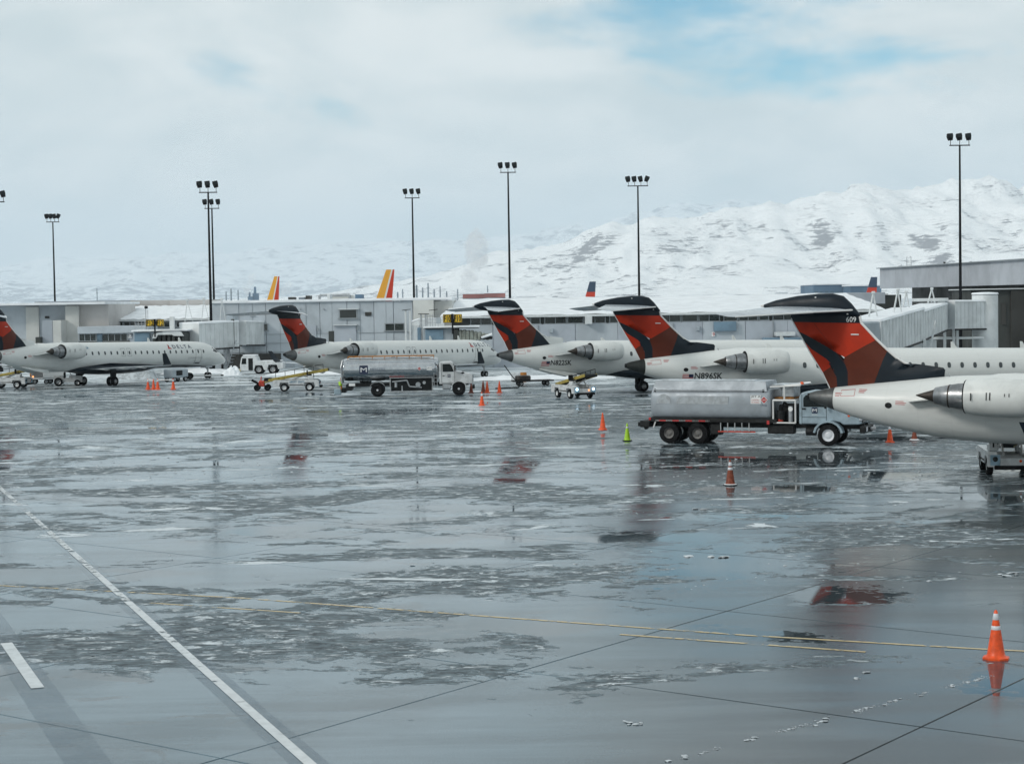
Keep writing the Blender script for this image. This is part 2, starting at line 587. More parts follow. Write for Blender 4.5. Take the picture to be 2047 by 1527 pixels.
def apron_material(name='wet_concrete'):
    m = bpy.data.materials.new(name)
    m.use_nodes = True
    nt = NT(m.node_tree)
    b = nt.n['Principled BSDF']
    pos = nt.new('ShaderNodeNewGeometry').outputs['Position']
    s = nt.sep(pos)
    y = s[1]
    pv = nt.comb(s[0], s[1], 0.0)
    sv = nt.mapping(pv, rot=(0, 0, R(14)), scale=(0.50, 1.0, 1.0))
    A = nt.noise(sv, 0.17, 4, 0.58, 1.0)
    B = nt.noise(nt.mapping(pv, rot=(0, 0, R(20)), scale=(0.62, 1.0, 1.0)), 0.75, 6, 0.66, 0.7)
    C = nt.noise(nt.mapping(pv, rot=(0, 0, R(30)), scale=(0.7, 1.0, 1.0)), 4.6, 6, 0.72, 0.3)
    val = nt.math('ADD', nt.math('MULTIPLY', A, 0.56), nt.math('ADD', nt.math('MULTIPLY', B, 0.29), nt.math('MULTIPLY', C, 0.15)))
    # wheels have pressed curved tracks through the slush
    trk = None
    for x0, y0, r0, w0 in TRACKS:
        ln = nt.new('ShaderNodeVectorMath', operation='DISTANCE')
        nt.put(ln.inputs[0], pv)
        ln.inputs[1].default_value = (x0, y0, 0)
        e = nt.math('ABSOLUTE', nt.math('SUBTRACT', ln.outputs[1], r0))
        e = nt.math('ABSOLUTE', nt.math('SUBTRACT', e, 0.95))
        e = nt.math('DIVIDE', e, w0)
        trk = e if trk is None else nt.math('MINIMUM', trk, e)
    track = nt.step(nt.math('ADD', trk, nt.math('MULTIPLY', nt.math('SUBTRACT', C, 0.5), 2.2)), 0.75, 1.15, 1.0, 0.0)
    thr = nt.ramp(nt.math('DIVIDE', y, 200.0), [(0.0, 0.72), (0.165, 0.585), (0.195, 0.512), (0.33, 0.497), (0.48, 0.49), (0.62, 0.475), (1.0, 0.46)])
    # slush has been swept thinner to the right
    right_side = nt.step(nt.math('SUBTRACT', s[0], nt.math('MULTIPLY', y, 0.05)), -4.0, 6.0)
    sweep = nt.math('MULTIPLY', right_side, nt.step(y, 40.0, 105.0, 0.04, 0.02))
    diff = nt.math('SUBTRACT', nt.math('SUBTRACT', val, thr), sweep)
    diff = nt.math('ADD', diff, nt.math('MULTIPLY', nt.math('MULTIPLY', track, nt.step(y, 40.0, 50.0)), nt.math('MULTIPLY', nt.math('SUBTRACT', A, 0.44), 0.45)))
    slush = nt.step(diff, -0.002, 0.008)
    crest = nt.math('MULTIPLY', nt.step(diff, -0.010, 0.030), nt.step(nt.noise(nt.mapping(pv, rot=(0, 0, R(24)), scale=(0.6, 1, 1)), 2.4, 6, 0.76, 0.6), 0.515, 0.61))
    crest = nt.math('MULTIPLY', crest, nt.math('SUBTRACT', 1.0, nt.math('MULTIPLY', track, 0.6)))
    # thin white snow lies further out, between the aircraft
    W = nt.noise(nt.mapping(pv, loc=(13, 4, 0), rot=(0, 0, R(8)), scale=(0.40, 1.0, 1.0)), 0.50, 7, 0.66, 0.8)
    snow_thr = nt.ramp(nt.math('DIVIDE', y, 250.0), [(0.0, 0.80), (0.18, 0.66), (0.26, 0.60), (0.42, 0.575), (0.56, 0.555), (0.66, 0.52), (0.76, 0.45), (1.0, 0.40)])
    white = nt.step(nt.math('SUBTRACT', W, snow_thr), 0.0, 0.03)
    white = nt.math('MAXIMUM', white, crest)
    # standing water
    wob = nt.math('MULTIPLY', nt.math('SUBTRACT', nt.math('ADD', B, nt.math('MULTIPLY', C, 0.75)), 0.87), 3.8)
    pm = None
    for x0, y0, rx, ry, a in PUDDLES:
        ca, sa = math.cos(R(a)), math.sin(R(a))
        q = nt.mapping(pv, loc=(-(x0 * ca + y0 * sa) / rx, -(-x0 * sa + y0 * ca) / ry, 0), rot=(0, 0, -R(a)), scale=(1, 1, 1))
        nd = q.node
        nd.vector_type = 'TEXTURE'
        nd.inputs['Location'].default_value = (x0, y0, 0)
        nd.inputs['Rotation'].default_value = (0, 0, R(a))
        nd.inputs['Scale'].default_value = (rx, ry, 1)
        ln = nt.new('ShaderNodeVectorMath', operation='LENGTH')
        nt.put(ln.inputs[0], q)
        pm = ln.outputs[1 if len(ln.outputs) > 1 else 0] if pm is None else nt.math('MINIMUM', pm, ln.outputs[1 if len(ln.outputs) > 1 else 0])
    pud = nt.step(nt.math('ADD', pm, wob), 0.95, 1.12, 1.0, 0.0)
    P = nt.noise(nt.mapping(pv, loc=(5, 2, 0), rot=(0, 0, R(10)), scale=(0.5, 1, 1)), 0.16, 4, 0.5, 0.5)
    pud2 = nt.step(nt.math('ADD', nt.math('MULTIPLY', P, 0.62), nt.math('MULTIPLY', B, 0.38)), 0.55, 0.58)
    pud2 = nt.math('MULTIPLY', pud2, nt.step(nt.math('MULTIPLY', right_side, nt.step(y, 60.0, 75.0, 1.0, 0.0)), 0.2, 0.6, 1.0, 0.0))
    pud = nt.math('MAXIMUM', pud, pud2)
    dry = nt.math('SUBTRACT', 1.0, pud)
    slush = nt.math('MULTIPLY', slush, dry)
    white = nt.math('MULTIPLY', white, nt.math('MULTIPLY_ADD', dry, 0.9, 0.1))
    # concrete under the water
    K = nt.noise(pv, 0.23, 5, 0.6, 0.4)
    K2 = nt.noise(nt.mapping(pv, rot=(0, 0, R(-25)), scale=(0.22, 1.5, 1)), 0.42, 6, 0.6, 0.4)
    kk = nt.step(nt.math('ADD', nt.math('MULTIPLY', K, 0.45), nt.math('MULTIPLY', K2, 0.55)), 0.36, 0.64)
    conc_pale = nt.mix(kk, (0.062, 0.100, 0.124), (0.140, 0.210, 0.254))
    conc_dark = nt.mix(kk, (0.018, 0.027, 0.033), (0.055, 0.077, 0.089))
    conc = nt.mix(nt.step(nt.math('ADD', right_side, nt.math('MULTIPLY', nt.math('SUBTRACT', K, 0.5), 1.2)), 0.05, 0.75), conc_pale, conc_dark)  # concrete tone runs from pale on the left to dark on the right
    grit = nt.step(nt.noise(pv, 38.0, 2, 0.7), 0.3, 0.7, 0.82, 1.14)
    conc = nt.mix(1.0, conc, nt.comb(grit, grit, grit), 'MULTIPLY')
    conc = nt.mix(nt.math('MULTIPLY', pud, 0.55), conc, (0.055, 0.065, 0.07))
    drag = nt.noise(nt.mapping(pv, rot=(0, 0, R(52)), scale=(0.10, 1.0, 1.0)), 9.0, 4, 0.6, 0.3)
    cs = nt.math('ADD', nt.math('MULTIPLY', C, 0.6), nt.math('MULTIPLY', drag, 0.4))
    sl = nt.mix(nt.step(cs, 0.40, 0.62), (0.020, 0.032, 0.040), (0.150, 0.198, 0.222))
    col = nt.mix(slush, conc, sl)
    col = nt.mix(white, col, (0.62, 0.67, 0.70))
    film = nt.fmix(pud, nt.math('ADD', nt.step(K2, 0.36, 0.64, 0.15, 0.07), nt.math('MULTIPLY', right_side, 0.06)), 0.03)
    rough = nt.fmix(slush, film, 0.55)
    rough = nt.fmix(white, rough, 0.65)
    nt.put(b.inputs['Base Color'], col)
    nt.put(b.inputs['Roughness'], rough)
    b.inputs['IOR'].default_value = 1.39
    h = nt.math('ADD', nt.math('MULTIPLY', slush, nt.math('MULTIPLY_ADD', C, 1.4, 0.2)), nt.math('MULTIPLY', white, 0.5))
    ripple = nt.math('MULTIPLY', nt.noise(pv, 5.0, 3, 0.6), nt.fmix(pud, 0.07, 0.020))
    nt.put(b.inputs['Normal'], nt.bump(nt.math('ADD', h, ripple), 0.6, 0.035))
    M[name] = m


apron_material()
mat('sealant', (0.010, 0.012, 0.014), 0.5)
mat('snow_plain', (0.66, 0.70, 0.74), 0.7, var=0.45, vscale=0.012, space='World')


def build_ground():
    def gp(a, b, z):
        p = AU * a + BU * b
        return (p.x, p.y, z)
    a0, a1, b0, b1 = A0, A0 + NA * SLAB_A, B0, B0 + NB * SLAB_B
    ring = MB()
    E = 420.0
    c = [gp(a0, b0, 0), gp(a1, b0, 0), gp(a1, b1, 0), gp(a0, b1, 0)]
    ctr = gp((a0 + a1) / 2, (b0 + b1) / 2, 0)
    o = [gp((a0 + a1) / 2 + sx * E, (b0 + b1) / 2 + sy * E, 0) for sx, sy in ((-1, -1), (1, -1), (1, 1), (-1, 1))]
    for i in range(4):
        j = (i + 1) % 4
        ring.sheet([o[i], o[j], c[j], c[i]])
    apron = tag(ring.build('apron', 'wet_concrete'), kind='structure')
    MB().sheet([gp(a0 - .02, b0 - .02, -.035), gp(a1 + .02, b0 - .02, -.035), gp(a1 + .02, b1 + .02, -.035), gp(a0 - .02, b1 + .02, -.035)]).build('joint_sealant', 'sealant', apron)
    g = 0.026
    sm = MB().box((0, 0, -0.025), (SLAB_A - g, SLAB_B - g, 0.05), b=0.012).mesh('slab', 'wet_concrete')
    for i in range(NA):
        for j in range(NB):
            s = bpy.data.objects.new('concrete_slab', sm)
            COL.objects.link(s)
            s.parent = apron
            p = gp(a0 + (i + .5) * SLAB_A, b0 + (j + .5) * SLAB_B, 0)
            s.location = (p[0], p[1], random.uniform(-.002, .001))
            s.rotation_euler = (R(random.uniform(-.018, .018)), R(random.uniform(-.018, .018)), GA)
    L = 34000.0
    tag(MB().sheet([(-L, -400, -.6), (L, -400, -.6), (L, L, -.6), (-L, L, -.6)]).build('snow_plain', 'snow_plain'), kind='structure')
    return apron


APRON = build_ground()


def worn_paint(name, col, wear):
    m = bpy.data.materials.new(name)
    m.use_nodes = True
    nt = NT(m.node_tree)
    b = nt.n['Principled BSDF']
    pos = nt.new('ShaderNodeNewGeometry').outputs['Position']
    n = nt.noise(pos, 3.0, 8, 0.7, 0.4)
    b.inputs['Roughness'].default_value = 0.25
    nt.put(b.inputs['Base Color'], nt.mix(nt.step(n, 0.3, 0.7), tuple(c * .75 for c in col), col))
    tr = nt.new('ShaderNodeBsdfTransparent')
    mx = nt.new('ShaderNodeMixShader')
    far = nt.step(nt.sep(pos)[1], 38.0, 62.0, 0.0, 0.095 if wear > .3 else 0.40)
    nt.put(mx.inputs[0], nt.step(nt.math('SUBTRACT', nt.math('ADD', nt.math('MULTIPLY', n, 0.6), nt.math('MULTIPLY', nt.noise(pos, 0.35, 4, 0.6), 0.4)), far), wear, wear + 0.06))
    nt.l.new(tr.outputs[0], mx.inputs[1])
    nt.l.new(b.outputs[0], mx.inputs[2])
    nt.l.new(mx.outputs[0], nt.n['Material Output'].inputs[0])
    M[name] = m


worn_paint('line_white', (0.62, 0.65, 0.66), 0.37)
worn_paint('line_yellow', (0.55, 0.40, 0.16), 0.42)


def faded_band():
    """old bluish paint ground into the concrete on either side of the line"""
    m = bpy.data.materials.new('line_dark')
    m.use_nodes = True
    nt = NT(m.node_tree)
    b = nt.n['Principled BSDF']
    b.inputs['Base Color'].default_value = (0.085, 0.15, 0.21, 1)
    b.inputs['Roughness'].default_value = 0.16
    pos = nt.new('ShaderNodeNewGeometry').outputs['Position']
    n = nt.noise(pos, 0.8, 6, 0.6, 0.4)
    far = nt.step(nt.sep(pos)[1], 36.0, 55.0, 1.0, 0.15)
    tr = nt.new('ShaderNodeBsdfTransparent')
    mx = nt.new('ShaderNodeMixShader')
    nt.put(mx.inputs[0], nt.math('MULTIPLY', far, nt.step(n, 0.3, 0.7, 0.14, 0.36)))
    nt.l.new(tr.outputs[0], mx.inputs[1])
    nt.l.new(b.outputs[0], mx.inputs[2])
    nt.l.new(mx.outputs[0], nt.n['Material Output'].inputs[0])
    M['line_dark'] = m


faded_band()



def stripe(name, pts, w, material, z=0.006):
    mb = MB()
    for p, q in zip(pts[:-1], pts[1:]):
        p, q = Vector((*p, z)), Vector((*q, z))
        n = (q - p).normalized().cross(Vector((0, 0, 1))) * (w / 2)
        mb.sheet([p - n, q - n, q + n, p + n])
    return mb.build(name, material, APRON)


stripe('painted_line', [(-37.5, 116.1), (-21.85, 76.34), (-3.43, 29.43), (1.7, 16.4)], 0.62, 'line_dark', 0.005)
stripe('painted_line', [(-37.5, 116.1), (-21.85, 76.34), (-3.43, 29.43), (1.7, 16.4)], 0.20, 'line_white', 0.009)
stripe('painted_line', [(-14.6, 48.0), (-5.0, 24.4)], 0.75, 'line_dark', 0.005)
stripe('painted_line', [(-11.6, 40.67), (-9.59, 35.75)], 0.26, 'line_white', 0.009)
stripe('painted_line', [(-20.0, 51.5), (-12.18, 48.43), (-7.15, 46.46), (-0.49, 43.04), (5.26, 40.14), (9.92, 38.19), (20, 34.6)], 0.13, 'line_yellow', 0.008)
stripe('painted_line', [(2.36, 40.52), (7.44, 38.06)], 0.13, 'line_yellow', 0.008)
stripe('painted_line', [(-9.37, 45.9), (-5.31, 44.04)], 0.11, 'line_yellow', 0.008)


def lumps():
    """loose lumps of ice and slush lying on the apron"""
    def blob(mb, c, r):
        bm = bmesh.new()
        bmesh.ops.create_icosphere(bm, subdivisions=1, radius=1)
        k = [random.uniform(.6, 1.25) for _ in bm.verts]
        mb.add([(c[0] + v.co.x * r * q * 1.5, c[1] + v.co.y * r * q * 1.1, max(-.004, c[2] * .5 + v.co.z * r * q * .38)) for v, q in zip(bm.verts, k)], [tuple(v.index for v in f.verts) for f in bm.faces])
        bm.free()
    mb = MB()
    bm = bmesh.new(); bm.free()
    for _ in range(220):
        # windrows run roughly across the view
        row = random.choice([(1000, 1075), (1010, 1040), (1105, 1130), (1150, 1172), (905, 940), (1128, 1150)])
        px, py = random.uniform(0, 2047), random.uniform(*row) + random.gauss(0, 5)
        if px < 900 and random.random() < .55:
            continue
        p = on_ground(px, py)
        r = min(.07, random.expovariate(1 / .014) + .008)
        blob(mb, (p.x, p.y, r * .3), r)
    for px, py, r in [(1376, 1112, .11), (1432, 1114, .12), (1268, 1445, .07), (1258, 1442, .05), (1725, 1343, .06), (2014, 1150, .12), (2022, 1146, .09), (1400, 1018, .12), (1716, 1357, .04)]:
        p = on_ground(px, py)
        for k in range(4):
            blob(mb, (p.x + random.gauss(0, r), p.y + random.gauss(0, r), r * .3), r * random.uniform(.4, .9))
    a, b_ = on_ground(1335, 1522), on_ground(2000, 1345)
    for k in range(260):
        t = random.random()
        p = a.lerp(b_, t)
        if math.sin(t * 23) + math.sin(t * 61 + 1) < -.5:
            continue
        r = random.expovariate(1 / .011) + .006
        blob(mb, (p.x + random.gauss(0, .045), p.y + random.gauss(0, .045), r * .3), min(r, .06))
    for _ in range(700):
        px, py = random.uniform(0, 2047), random.uniform(790, 960)
        p = on_ground(px, py)
        blob(mb, (p.x, p.y, .01), random.uniform(.02, .07))
    tag(mb.build('ice_lumps', 'dirty_snow', None, 60), 'loose lumps of ice and slush scattered over the wet apron', 'ice', kind='stuff')


lumps()

# ------------------------------------------------------------------ mountains


def vnoise(x, y, seed):
    r = np.random.default_rng(seed)
    T = r.random((256, 256))
    xi, yi = np.floor(x).astype(int), np.floor(y).astype(int)
    xf, yf = x - xi, y - yi
    u, v = xf * xf * (3 - 2 * xf), yf * yf * (3 - 2 * yf)
    g = lambda a, b: T[a % 256, b % 256]
    return (g(xi, yi) * (1 - u) + g(xi + 1, yi) * u) * (1 - v) + (g(xi, yi + 1) * (1 - u) + g(xi + 1, yi + 1) * u) * v


def fbm(x, y, o, seed, ridged=False):
    s, a, t = 0, 1.0, 0
    for k in range(o):
        n = vnoise(x * 2 ** k + 17 * k, y * 2 ** k + 31 * k, seed + k)
        if ridged:
            n = 1 - np.abs(2 * n - 1)
        s = s + a * n
        t += a
        a *= 0.5
    return s / t


def mountain_material(name, rockiness):
    m = bpy.data.materials.new(name)
    m.use_nodes = True
    nt = NT(m.node_tree)
    b = nt.n['Principled BSDF']
    geo = nt.new('ShaderNodeNewGeometry')
    pos, nor = geo.outputs['Position'], geo.outputs['Normal']
    nz = nt.sep(nor)[2]
    band = nt.noise(nt.mapping(pos, scale=(.6, .25, 4.4)), 0.034, 8, 0.68, 0.5)
    patch = nt.noise(nt.mapping(pos, loc=(90, 20, 0), scale=(1, .5, 2.2)), 0.0050, 6, 0.60, 0.6)
    v = nt.math('ADD', nt.math('MULTIPLY', band, 0.50), nt.math('ADD', nt.math('MULTIPLY', patch, 0.50), nt.math('MULTIPLY', nt.math('SUBTRACT', 0.88, nz), 0.42)))
    # trees and bare rock show on the lower benches, the high snow is unbroken
    hz = nt.step(nt.sep(pos)[2], 150.0, 360.0, 0.0, 0.07)
    rock = nt.step(nt.math('SUBTRACT', v, hz), rockiness, rockiness + 0.07)
    fine = nt.noise(pos, 0.045, 6, 0.7)
    scrub = nt.math('MULTIPLY', nt.step(nt.noise(nt.mapping(pos, scale=(.8, .3, 2.0)), 0.085, 5, 0.7), 0.53, 0.63), nt.step(patch, 0.40, 0.58))
    rock = nt.math('MAXIMUM', rock, nt.math('MULTIPLY', scrub, 0.55))
    rc = nt.mix(fine, (0.035, 0.042, 0.065), (0.17, 0.16, 0.175))
    nt.put(b.inputs['Base Color'], nt.mix(nt.math('MULTIPLY', rock, 0.8), (0.90, 0.91, 0.92), rc))
    b.inputs['Roughness'].default_value = 0.8
    b.inputs['Specular IOR Level'].default_value = 0.1
    nt.put(b.inputs['Normal'], nt.bump(nt.noise(nt.mapping(pos, scale=(1, 1, 2)), 0.009, 9, 0.62, .3), 0.7, 30.0))
    M[name] = m


mountain_material('mountain_snow', 0.484)
mountain_material('hill_snow', 0.415)


def grid_mesh(name, X, Y, Z, material):
    ny, nx = X.shape
    v = np.stack([X, Y, Z], -1).reshape(-1, 3)
    i = np.arange(ny * nx).reshape(ny, nx)
    f = np.stack([i[:-1, :-1], i[:-1, 1:], i[1:, 1:], i[1:, :-1]], -1).reshape(-1, 4)
    me = bpy.data.meshes.new(name)
    me.from_pydata(v.tolist(), [], f.tolist())
    me.materials.append(M[material])
    me.polygons.foreach_set('use_smooth', [True] * len(me.polygons))
    o = bpy.data.objects.new(name, me)
    COL.objects.link(o)
    return tag(o, kind='structure')


def build_mountains():
    xs = np.linspace(-2800, 5200, 420)
    ys = np.linspace(3900, 9000, 230)
    X, Y = np.meshgrid(xs, ys)
    H = np.interp(X, [-2800, -1500, -700, -240, -45, 344, 733, 1122, 1400, 1650, 1991, 2400, 3400, 5200], [4, 16, 46, 116, 188, 264, 298, 346, 392, 390, 420, 424, 450, 500])
    warp = 260 * (fbm(X / 900 + 7, Y / 900, 4, 3) - .5)
    rid = 6900 + 600 * (fbm(X / 1500, Y * 0 + 3, 3, 5) - .5)
    t = np.clip((Y - 4100) / (rid - 4100), 0, 1)
    back = np.clip((Y - rid) / 2000, 0, 1)
    prof = (0.50 * t + 0.50 * t ** 2.4) * (1 - 0.8 * back)
    # spurs and gullies that run down from the crest
    s1 = fbm((X + warp) / 420 + (Y - 6900) / 2300, Y / 3600 + 2, 6, 77, True) - .62
    s2 = fbm((X + warp * .6) / 150 - (Y - 6900) / 1500, Y / 1300 + 5, 5, 91, True) - .62
    n1 = fbm(X / 900, Y / 1100, 6, 21, True) - .58
    env = np.clip(t * 2.2, 0, 1) * (1 - .35 * back)
    Z = H * prof + H * env * (s1 * .56 * (.35 + .65 * t) * (1 - .50 * t ** 6) + s2 * .24 + n1 * .30 * (1 - .6 * t))
    Z = np.where(t <= 0, -4, np.maximum(Z, -2))
    grid_mesh('mountain', X, Y, Z, 'mountain_snow')
    xs = np.linspace(-15000, 11000, 330)
    ys = np.linspace(15500, 26500, 130)
    X, Y = np.meshgrid(xs, ys)
    H = np.interp(X, [-15000, -6500, -4000, -2000, 0, 2000, 11000], [420, 520, 620, 640, 740, 980, 1150])
    t = np.clip((Y - 15700) / 6500, 0, 1)
    Z = H * (0.35 * t + .65 * t * t) + H * (fbm(X / 2300, Y / 2900, 6, 61, True) - .55) * .50 * np.clip(t * 2, 0, 1)
    Z += H * (fbm(X / 700 + Y / 2600, Y / 5000, 5, 65, True) - .6) * .18 * t
    Z = np.where(t <= 0, -4, np.maximum(Z, -2))
    grid_mesh('distant_hills', X, Y, Z, 'hill_snow')


build_mountains()


# ------------------------------------------------------------------ buildings
def zat(px, py, Y):
    return at(px, py, Y).z


def xat(px, Y, py=650):
    return at(px, py, Y).x


def block(parent, name, px0, px1, py_top, Y, depth, material, z0=None, py_bot=None, b=0.03):
    """an upright box whose face stands Y metres away"""
    x0, x1 = xat(px0, Y), xat(px1, Y)
    zt = zat((px0 + px1) / 2, py_top, Y)
    zb = (zat((px0 + px1) / 2, py_bot, Y) if py_bot is not None else (z0 if z0 is not None else -0.05))
    return MB().box(((x0 + x1) / 2, Y + depth / 2, (zt + zb) / 2), (x1 - x0, depth, zt - zb), b).build(name, material, parent)


def window(parent, px0, px1, py0, py1, Y, panes=1, fw=0.10, glass='window_glass', frame='frame_grey', name='window'):
    x0, x1 = xat(px0, Y), xat(px1, Y)
    pm = (px0 + px1) / 2
    z1, z0 = zat(pm, py0, Y), zat(pm, py1, Y)
    mb = MB()
    yf = Y - 0.06
    mb.box(((x0 + x1) / 2, yf, z1 + fw / 2), (x1 - x0 + 2 * fw, 0.18, fw), .01)
    mb.box(((x0 + x1) / 2, yf - .04, z0 - fw / 2), (x1 - x0 + 2 * fw + .1, 0.26, fw), .01)
    for k in range(panes + 1):
        x = x0 + (x1 - x0) * k / panes
        mb.box((x, yf, (z0 + z1) / 2), (fw * (.8 if 0 < k < panes else 1), 0.17, z1 - z0 - .004), 0)
    w = mb.build(name, frame, parent)
    for k in range(panes):
        a, c = x0 + (x1 - x0) * k / panes + fw * .42, x0 + (x1 - x0) * (k + 1) / panes - fw * .42
        MB().box(((a + c) / 2, Y - .02, (z0 + z1) / 2), (c - a, 0.03, z1 - z0 - .01)).build('pane', glass, w)
    return w


def snow_roof(parent, px0, px1, py_eave, Y0, z_ridge, Y1, hip=0.0, name='roof'):
    """snow covered roof sloping up from the eave at Y0 to the ridge at Y1"""
    x0, x1 = xat(px0, Y0), xat(px1, Y0)
    ze = zat((px0 + px1) / 2, py_eave, Y0)
    nx, ny = 40, 10
    vs, fs = [], []
    for j in range(ny + 1):
        for i in range(nx + 1):
            t, u = j / ny, i / nx
            x = x0 + hip * t + (x1 - x0 - hip * t) * u
            lump = 0.07 * math.sin(i * 1.7 + j * 2.1) * math.sin(j * 1.3 + i * .37)
            vs.append((x, Y0 - .35 + (Y1 - Y0 + .35) * t, ze + (z_ridge - ze) * t + lump + (0.0 if j else -.05)))
    for j in range(ny):
        for i in range(nx):
            a = j * (nx + 1) + i
            fs.append((a, a + 1, a + nx + 2, a + nx + 1))
    rf = MB().add(vs, fs).build(name, 'snow', parent, 60)
    MB().box(((x0 + x1) / 2, Y0 - .2, ze - .20), (x1 - x0, .5, .26), .03).build('eave', 'trim_white', parent)
    return rf


def build_terminal():
    # grey block on the left behind the first aircraft
    t = empty('terminal_building', (0, 0, 0), 0, 'grey block at the far left with cream pilaster and pinkish end wall toned as differently lit facets', 'building')
    Y = 226
    block(t, 'wall', -60, 133, 611.5, Y, 20, 'facade_grey')
    block(t, 'pilaster', 131, 158, 611, Y - 1.2, 3, 'facade_cream')  # brighter light on this projecting facet is put into its cream colour
    block(t, 'end_wall', 158, 218, 608.5, Y - .6, 16, 'facade_pink')  # pinkish tone paints in how the light differs on this facet
    block(t, 'light_panel', 52, 78, 613.5, Y - .25, .3, 'facade_cream', py_bot=700)
    MB().box((xat(79, Y), Y + 8, zat(79, 609, Y) + .06), (xat(222, Y) - xat(-60, Y), 21, .3), .04).build('snow_cap', 'snow', t)
    block(t, 'equipment_cabin', 84, 105, 641, Y - 4, 3.8, 'facade_lavender')
    block(t, 'equipment_cabin', 105.5, 122, 640.5, Y - 4.1, 3.9, 'facade_cream')
    block(t, 'vent', 90, 98.5, 632, Y - .15, .2, 'facade_dark', py_bot=636.5)
    block(t, 'downpipe', 124, 126, 640, Y - 1.4, .2, 'frame_grey', py_bot=650)
    block(t, 'low_cabinet', 70, 80, 674, Y - 5, 3, 'facade_dark_green')
    # low office annexe with a row of windows
    a = empty('annexe_building', (0, 0, 0), 0, 'low grey annexe with a row of dark windows behind the leftmost aircraft', 'building')
    Y = 219
    block(a, 'wall', 156, 292, 666.5, Y, 6, 'facade_lavender', b=.02)
    block(a, 'fascia', 154.5, 293, 652.5, Y - .6, 6.8, 'facade_grey', py_bot=666.3)
    block(a, 'column', 193.5, 203.5, 667, Y - .3, .4, 'blue_glass')
    window(a, 158, 192, 668, 681, Y, 3)
    window(a, 204, 254, 668, 681, Y, 4)
    block(a, 'sill_band', 156, 258, 681.8, Y - .25, .3, 'facade_dark', py_bot=688)
    sg = block(a, 'door_sign', 255, 263, 667, Y - .2, .15, 'ink_white', py_bot=676)
    P = at(257, 675, Y - .25)
    lettering('17', 0.42, lambda u, v: (P.x + u, Y - .28, P.z + v), 'ink_navy', a)
    # recessed concourse with snow on its roof
    c = empty('concourse_building', (0, 0, 0), 0, 'snow roofed concourse with a ribbon of dark windows above the yellow gate board', 'building')
    Y = 232
    block(c, 'wall', 212, 428, 641, Y, 8, 'facade_grey')
    xs = [221, 247, 273, 300, 327, 352, 376, 398, 419]
    for p, q in zip(xs[:-1], xs[1:]):
        window(c, p + 1, q - 1, 643.5, 653.5, Y, 2 if q - p > 24 else 1, fw=.12)
    snow_roof(c, 214, 430, 636.5, Y - .3, 7.75, Y + 16)
    block(c, 'parapet', 262, 340, 600.5, Y + 16.5, 8, 'facade_pink')
    block(c, 'parapet', 340, 424, 599.5, Y + 16.2, 8, 'facade_pink')
    block(c, 'parapet', 70, 262, 601.5, Y + 18, 8, 'facade_lavender')
    # middle block
    m = empty('terminal_building', (0, 0, 0), 0, 'long flat grey terminal block in the middle with few small dark windows', 'building')
    Y = 217
    x = [424, 478, 532, 586, 640, 694, 748, 787, 826]
    for i, (p, q) in enumerate(zip(x[:-1], x[1:])):
        block(m, 'wall_panel', p + .25, q - .25, 602.5, Y + (.04 if i % 2 else 0), 22, 'facade_grey', b=.05)
    block(m, 'wall_panel', 826.5, 868, 600.5, Y - .3, 20, 'facade_cream', b=.05)
    block(m, 'wall_panel', 868.5, 905, 601, Y + .5, 18, 'facade_cream', b=.05)
    MB().box((xat(664, Y), Y + 11, zat(664, 600.5, Y)), (xat(906, Y) - xat(424, Y), 22.6, .32), .05).build('snow_cap', 'snow', m)
    window(m, 491, 535, 648.5, 660.5, Y, 2)
    window(m, 770, 808, 647.5, 660.5, Y, 2)
    lw = window(m, 679, 714, 619.5, 635.5, Y, 1, fw=.14)
    block(m, 'window_hood', 677, 718, 617, Y - .55, .6, 'trim_white', py_bot=619)
    block(m, 'louvre', 730, 743, 624, Y - .12, .2, 'facade_dark', py_bot=631.5)
    block(m, 'louvre', 500, 511, 631, Y - .12, .2, 'frame_grey', py_bot=633)
    block(m, 'door', 656.5, 667, 662, Y - .12, .2, 'facade_dark_green')
    block(m, 'door', 611, 632, 650, Y - .10, .2, 'facade_lavender')
    block(m, 'door', 668, 712, 651, Y - .14, .2, 'facade_lavender')
    block(m, 'door_canopy', 666, 714, 649.4, Y - .5, .6, 'trim_white', py_bot=651)
    block(m, 'downpipe', 633.6, 636, 655, Y - .3, .25, 'frame_grey', py_bot=663)
    block(m, 'downpipe', 712.8, 715, 648, Y - .3, .25, 'frame_grey', py_bot=660)
    block(m, 'loading_bay', 440, 560, 707.5, Y - .25, .4, 'facade_dark')
    for k, px in enumerate((600, 647)):
        block(m, 'wall_light', px, px + 2, 617, Y - .2, .25, 'frame_grey', py_bot=620)
    for p, q, py, mt, Yr in [(577, 588, 594, 'facade_dark', 226), (598, 610, 594.5, 'far_grey', 228), (612, 620, 591, 'facade_dark', 227), (655, 661, 588, 'trim_white', 226), (663, 706, 590.5, 'facade_cream', 230), (711, 725, 588.5, 'far_blue', 226)]:
        block(m, 'roof_unit', p, q, py, Yr, 3, mt, z0=7.9)
    for px in (452, 505, 560, 612, 664, 720, 772):
        block(m, 'cladding_joint', px - .35, px + .35, 604.5, Y - .03, .1, 'frame_grey', py_bot=705)
    for k in range(3):
        pz = zat(560, 668 + k * 18, Y)
        MB().box((xat(625, Y), Y - .02, pz), (xat(824, Y) - xat(426, Y), .08, .05), 0).build('cladding_joint', 'frame_grey', m)
    MB().tube([(xat(640, 230), 230, 8.0), (xat(640, 230), 230, 8.7), (xat(700, 230), 230, 8.7), (xat(700, 230), 230, 8.0)], .16, 8).build('roof_duct', 'galvanised', m)
    # long wing with the sloping snow roof
    w = empty('concourse_building', (0, 0, 0), 0, 'long concourse wing with broad white snow roof behind the three right hand tails', 'building')
    Y = 207
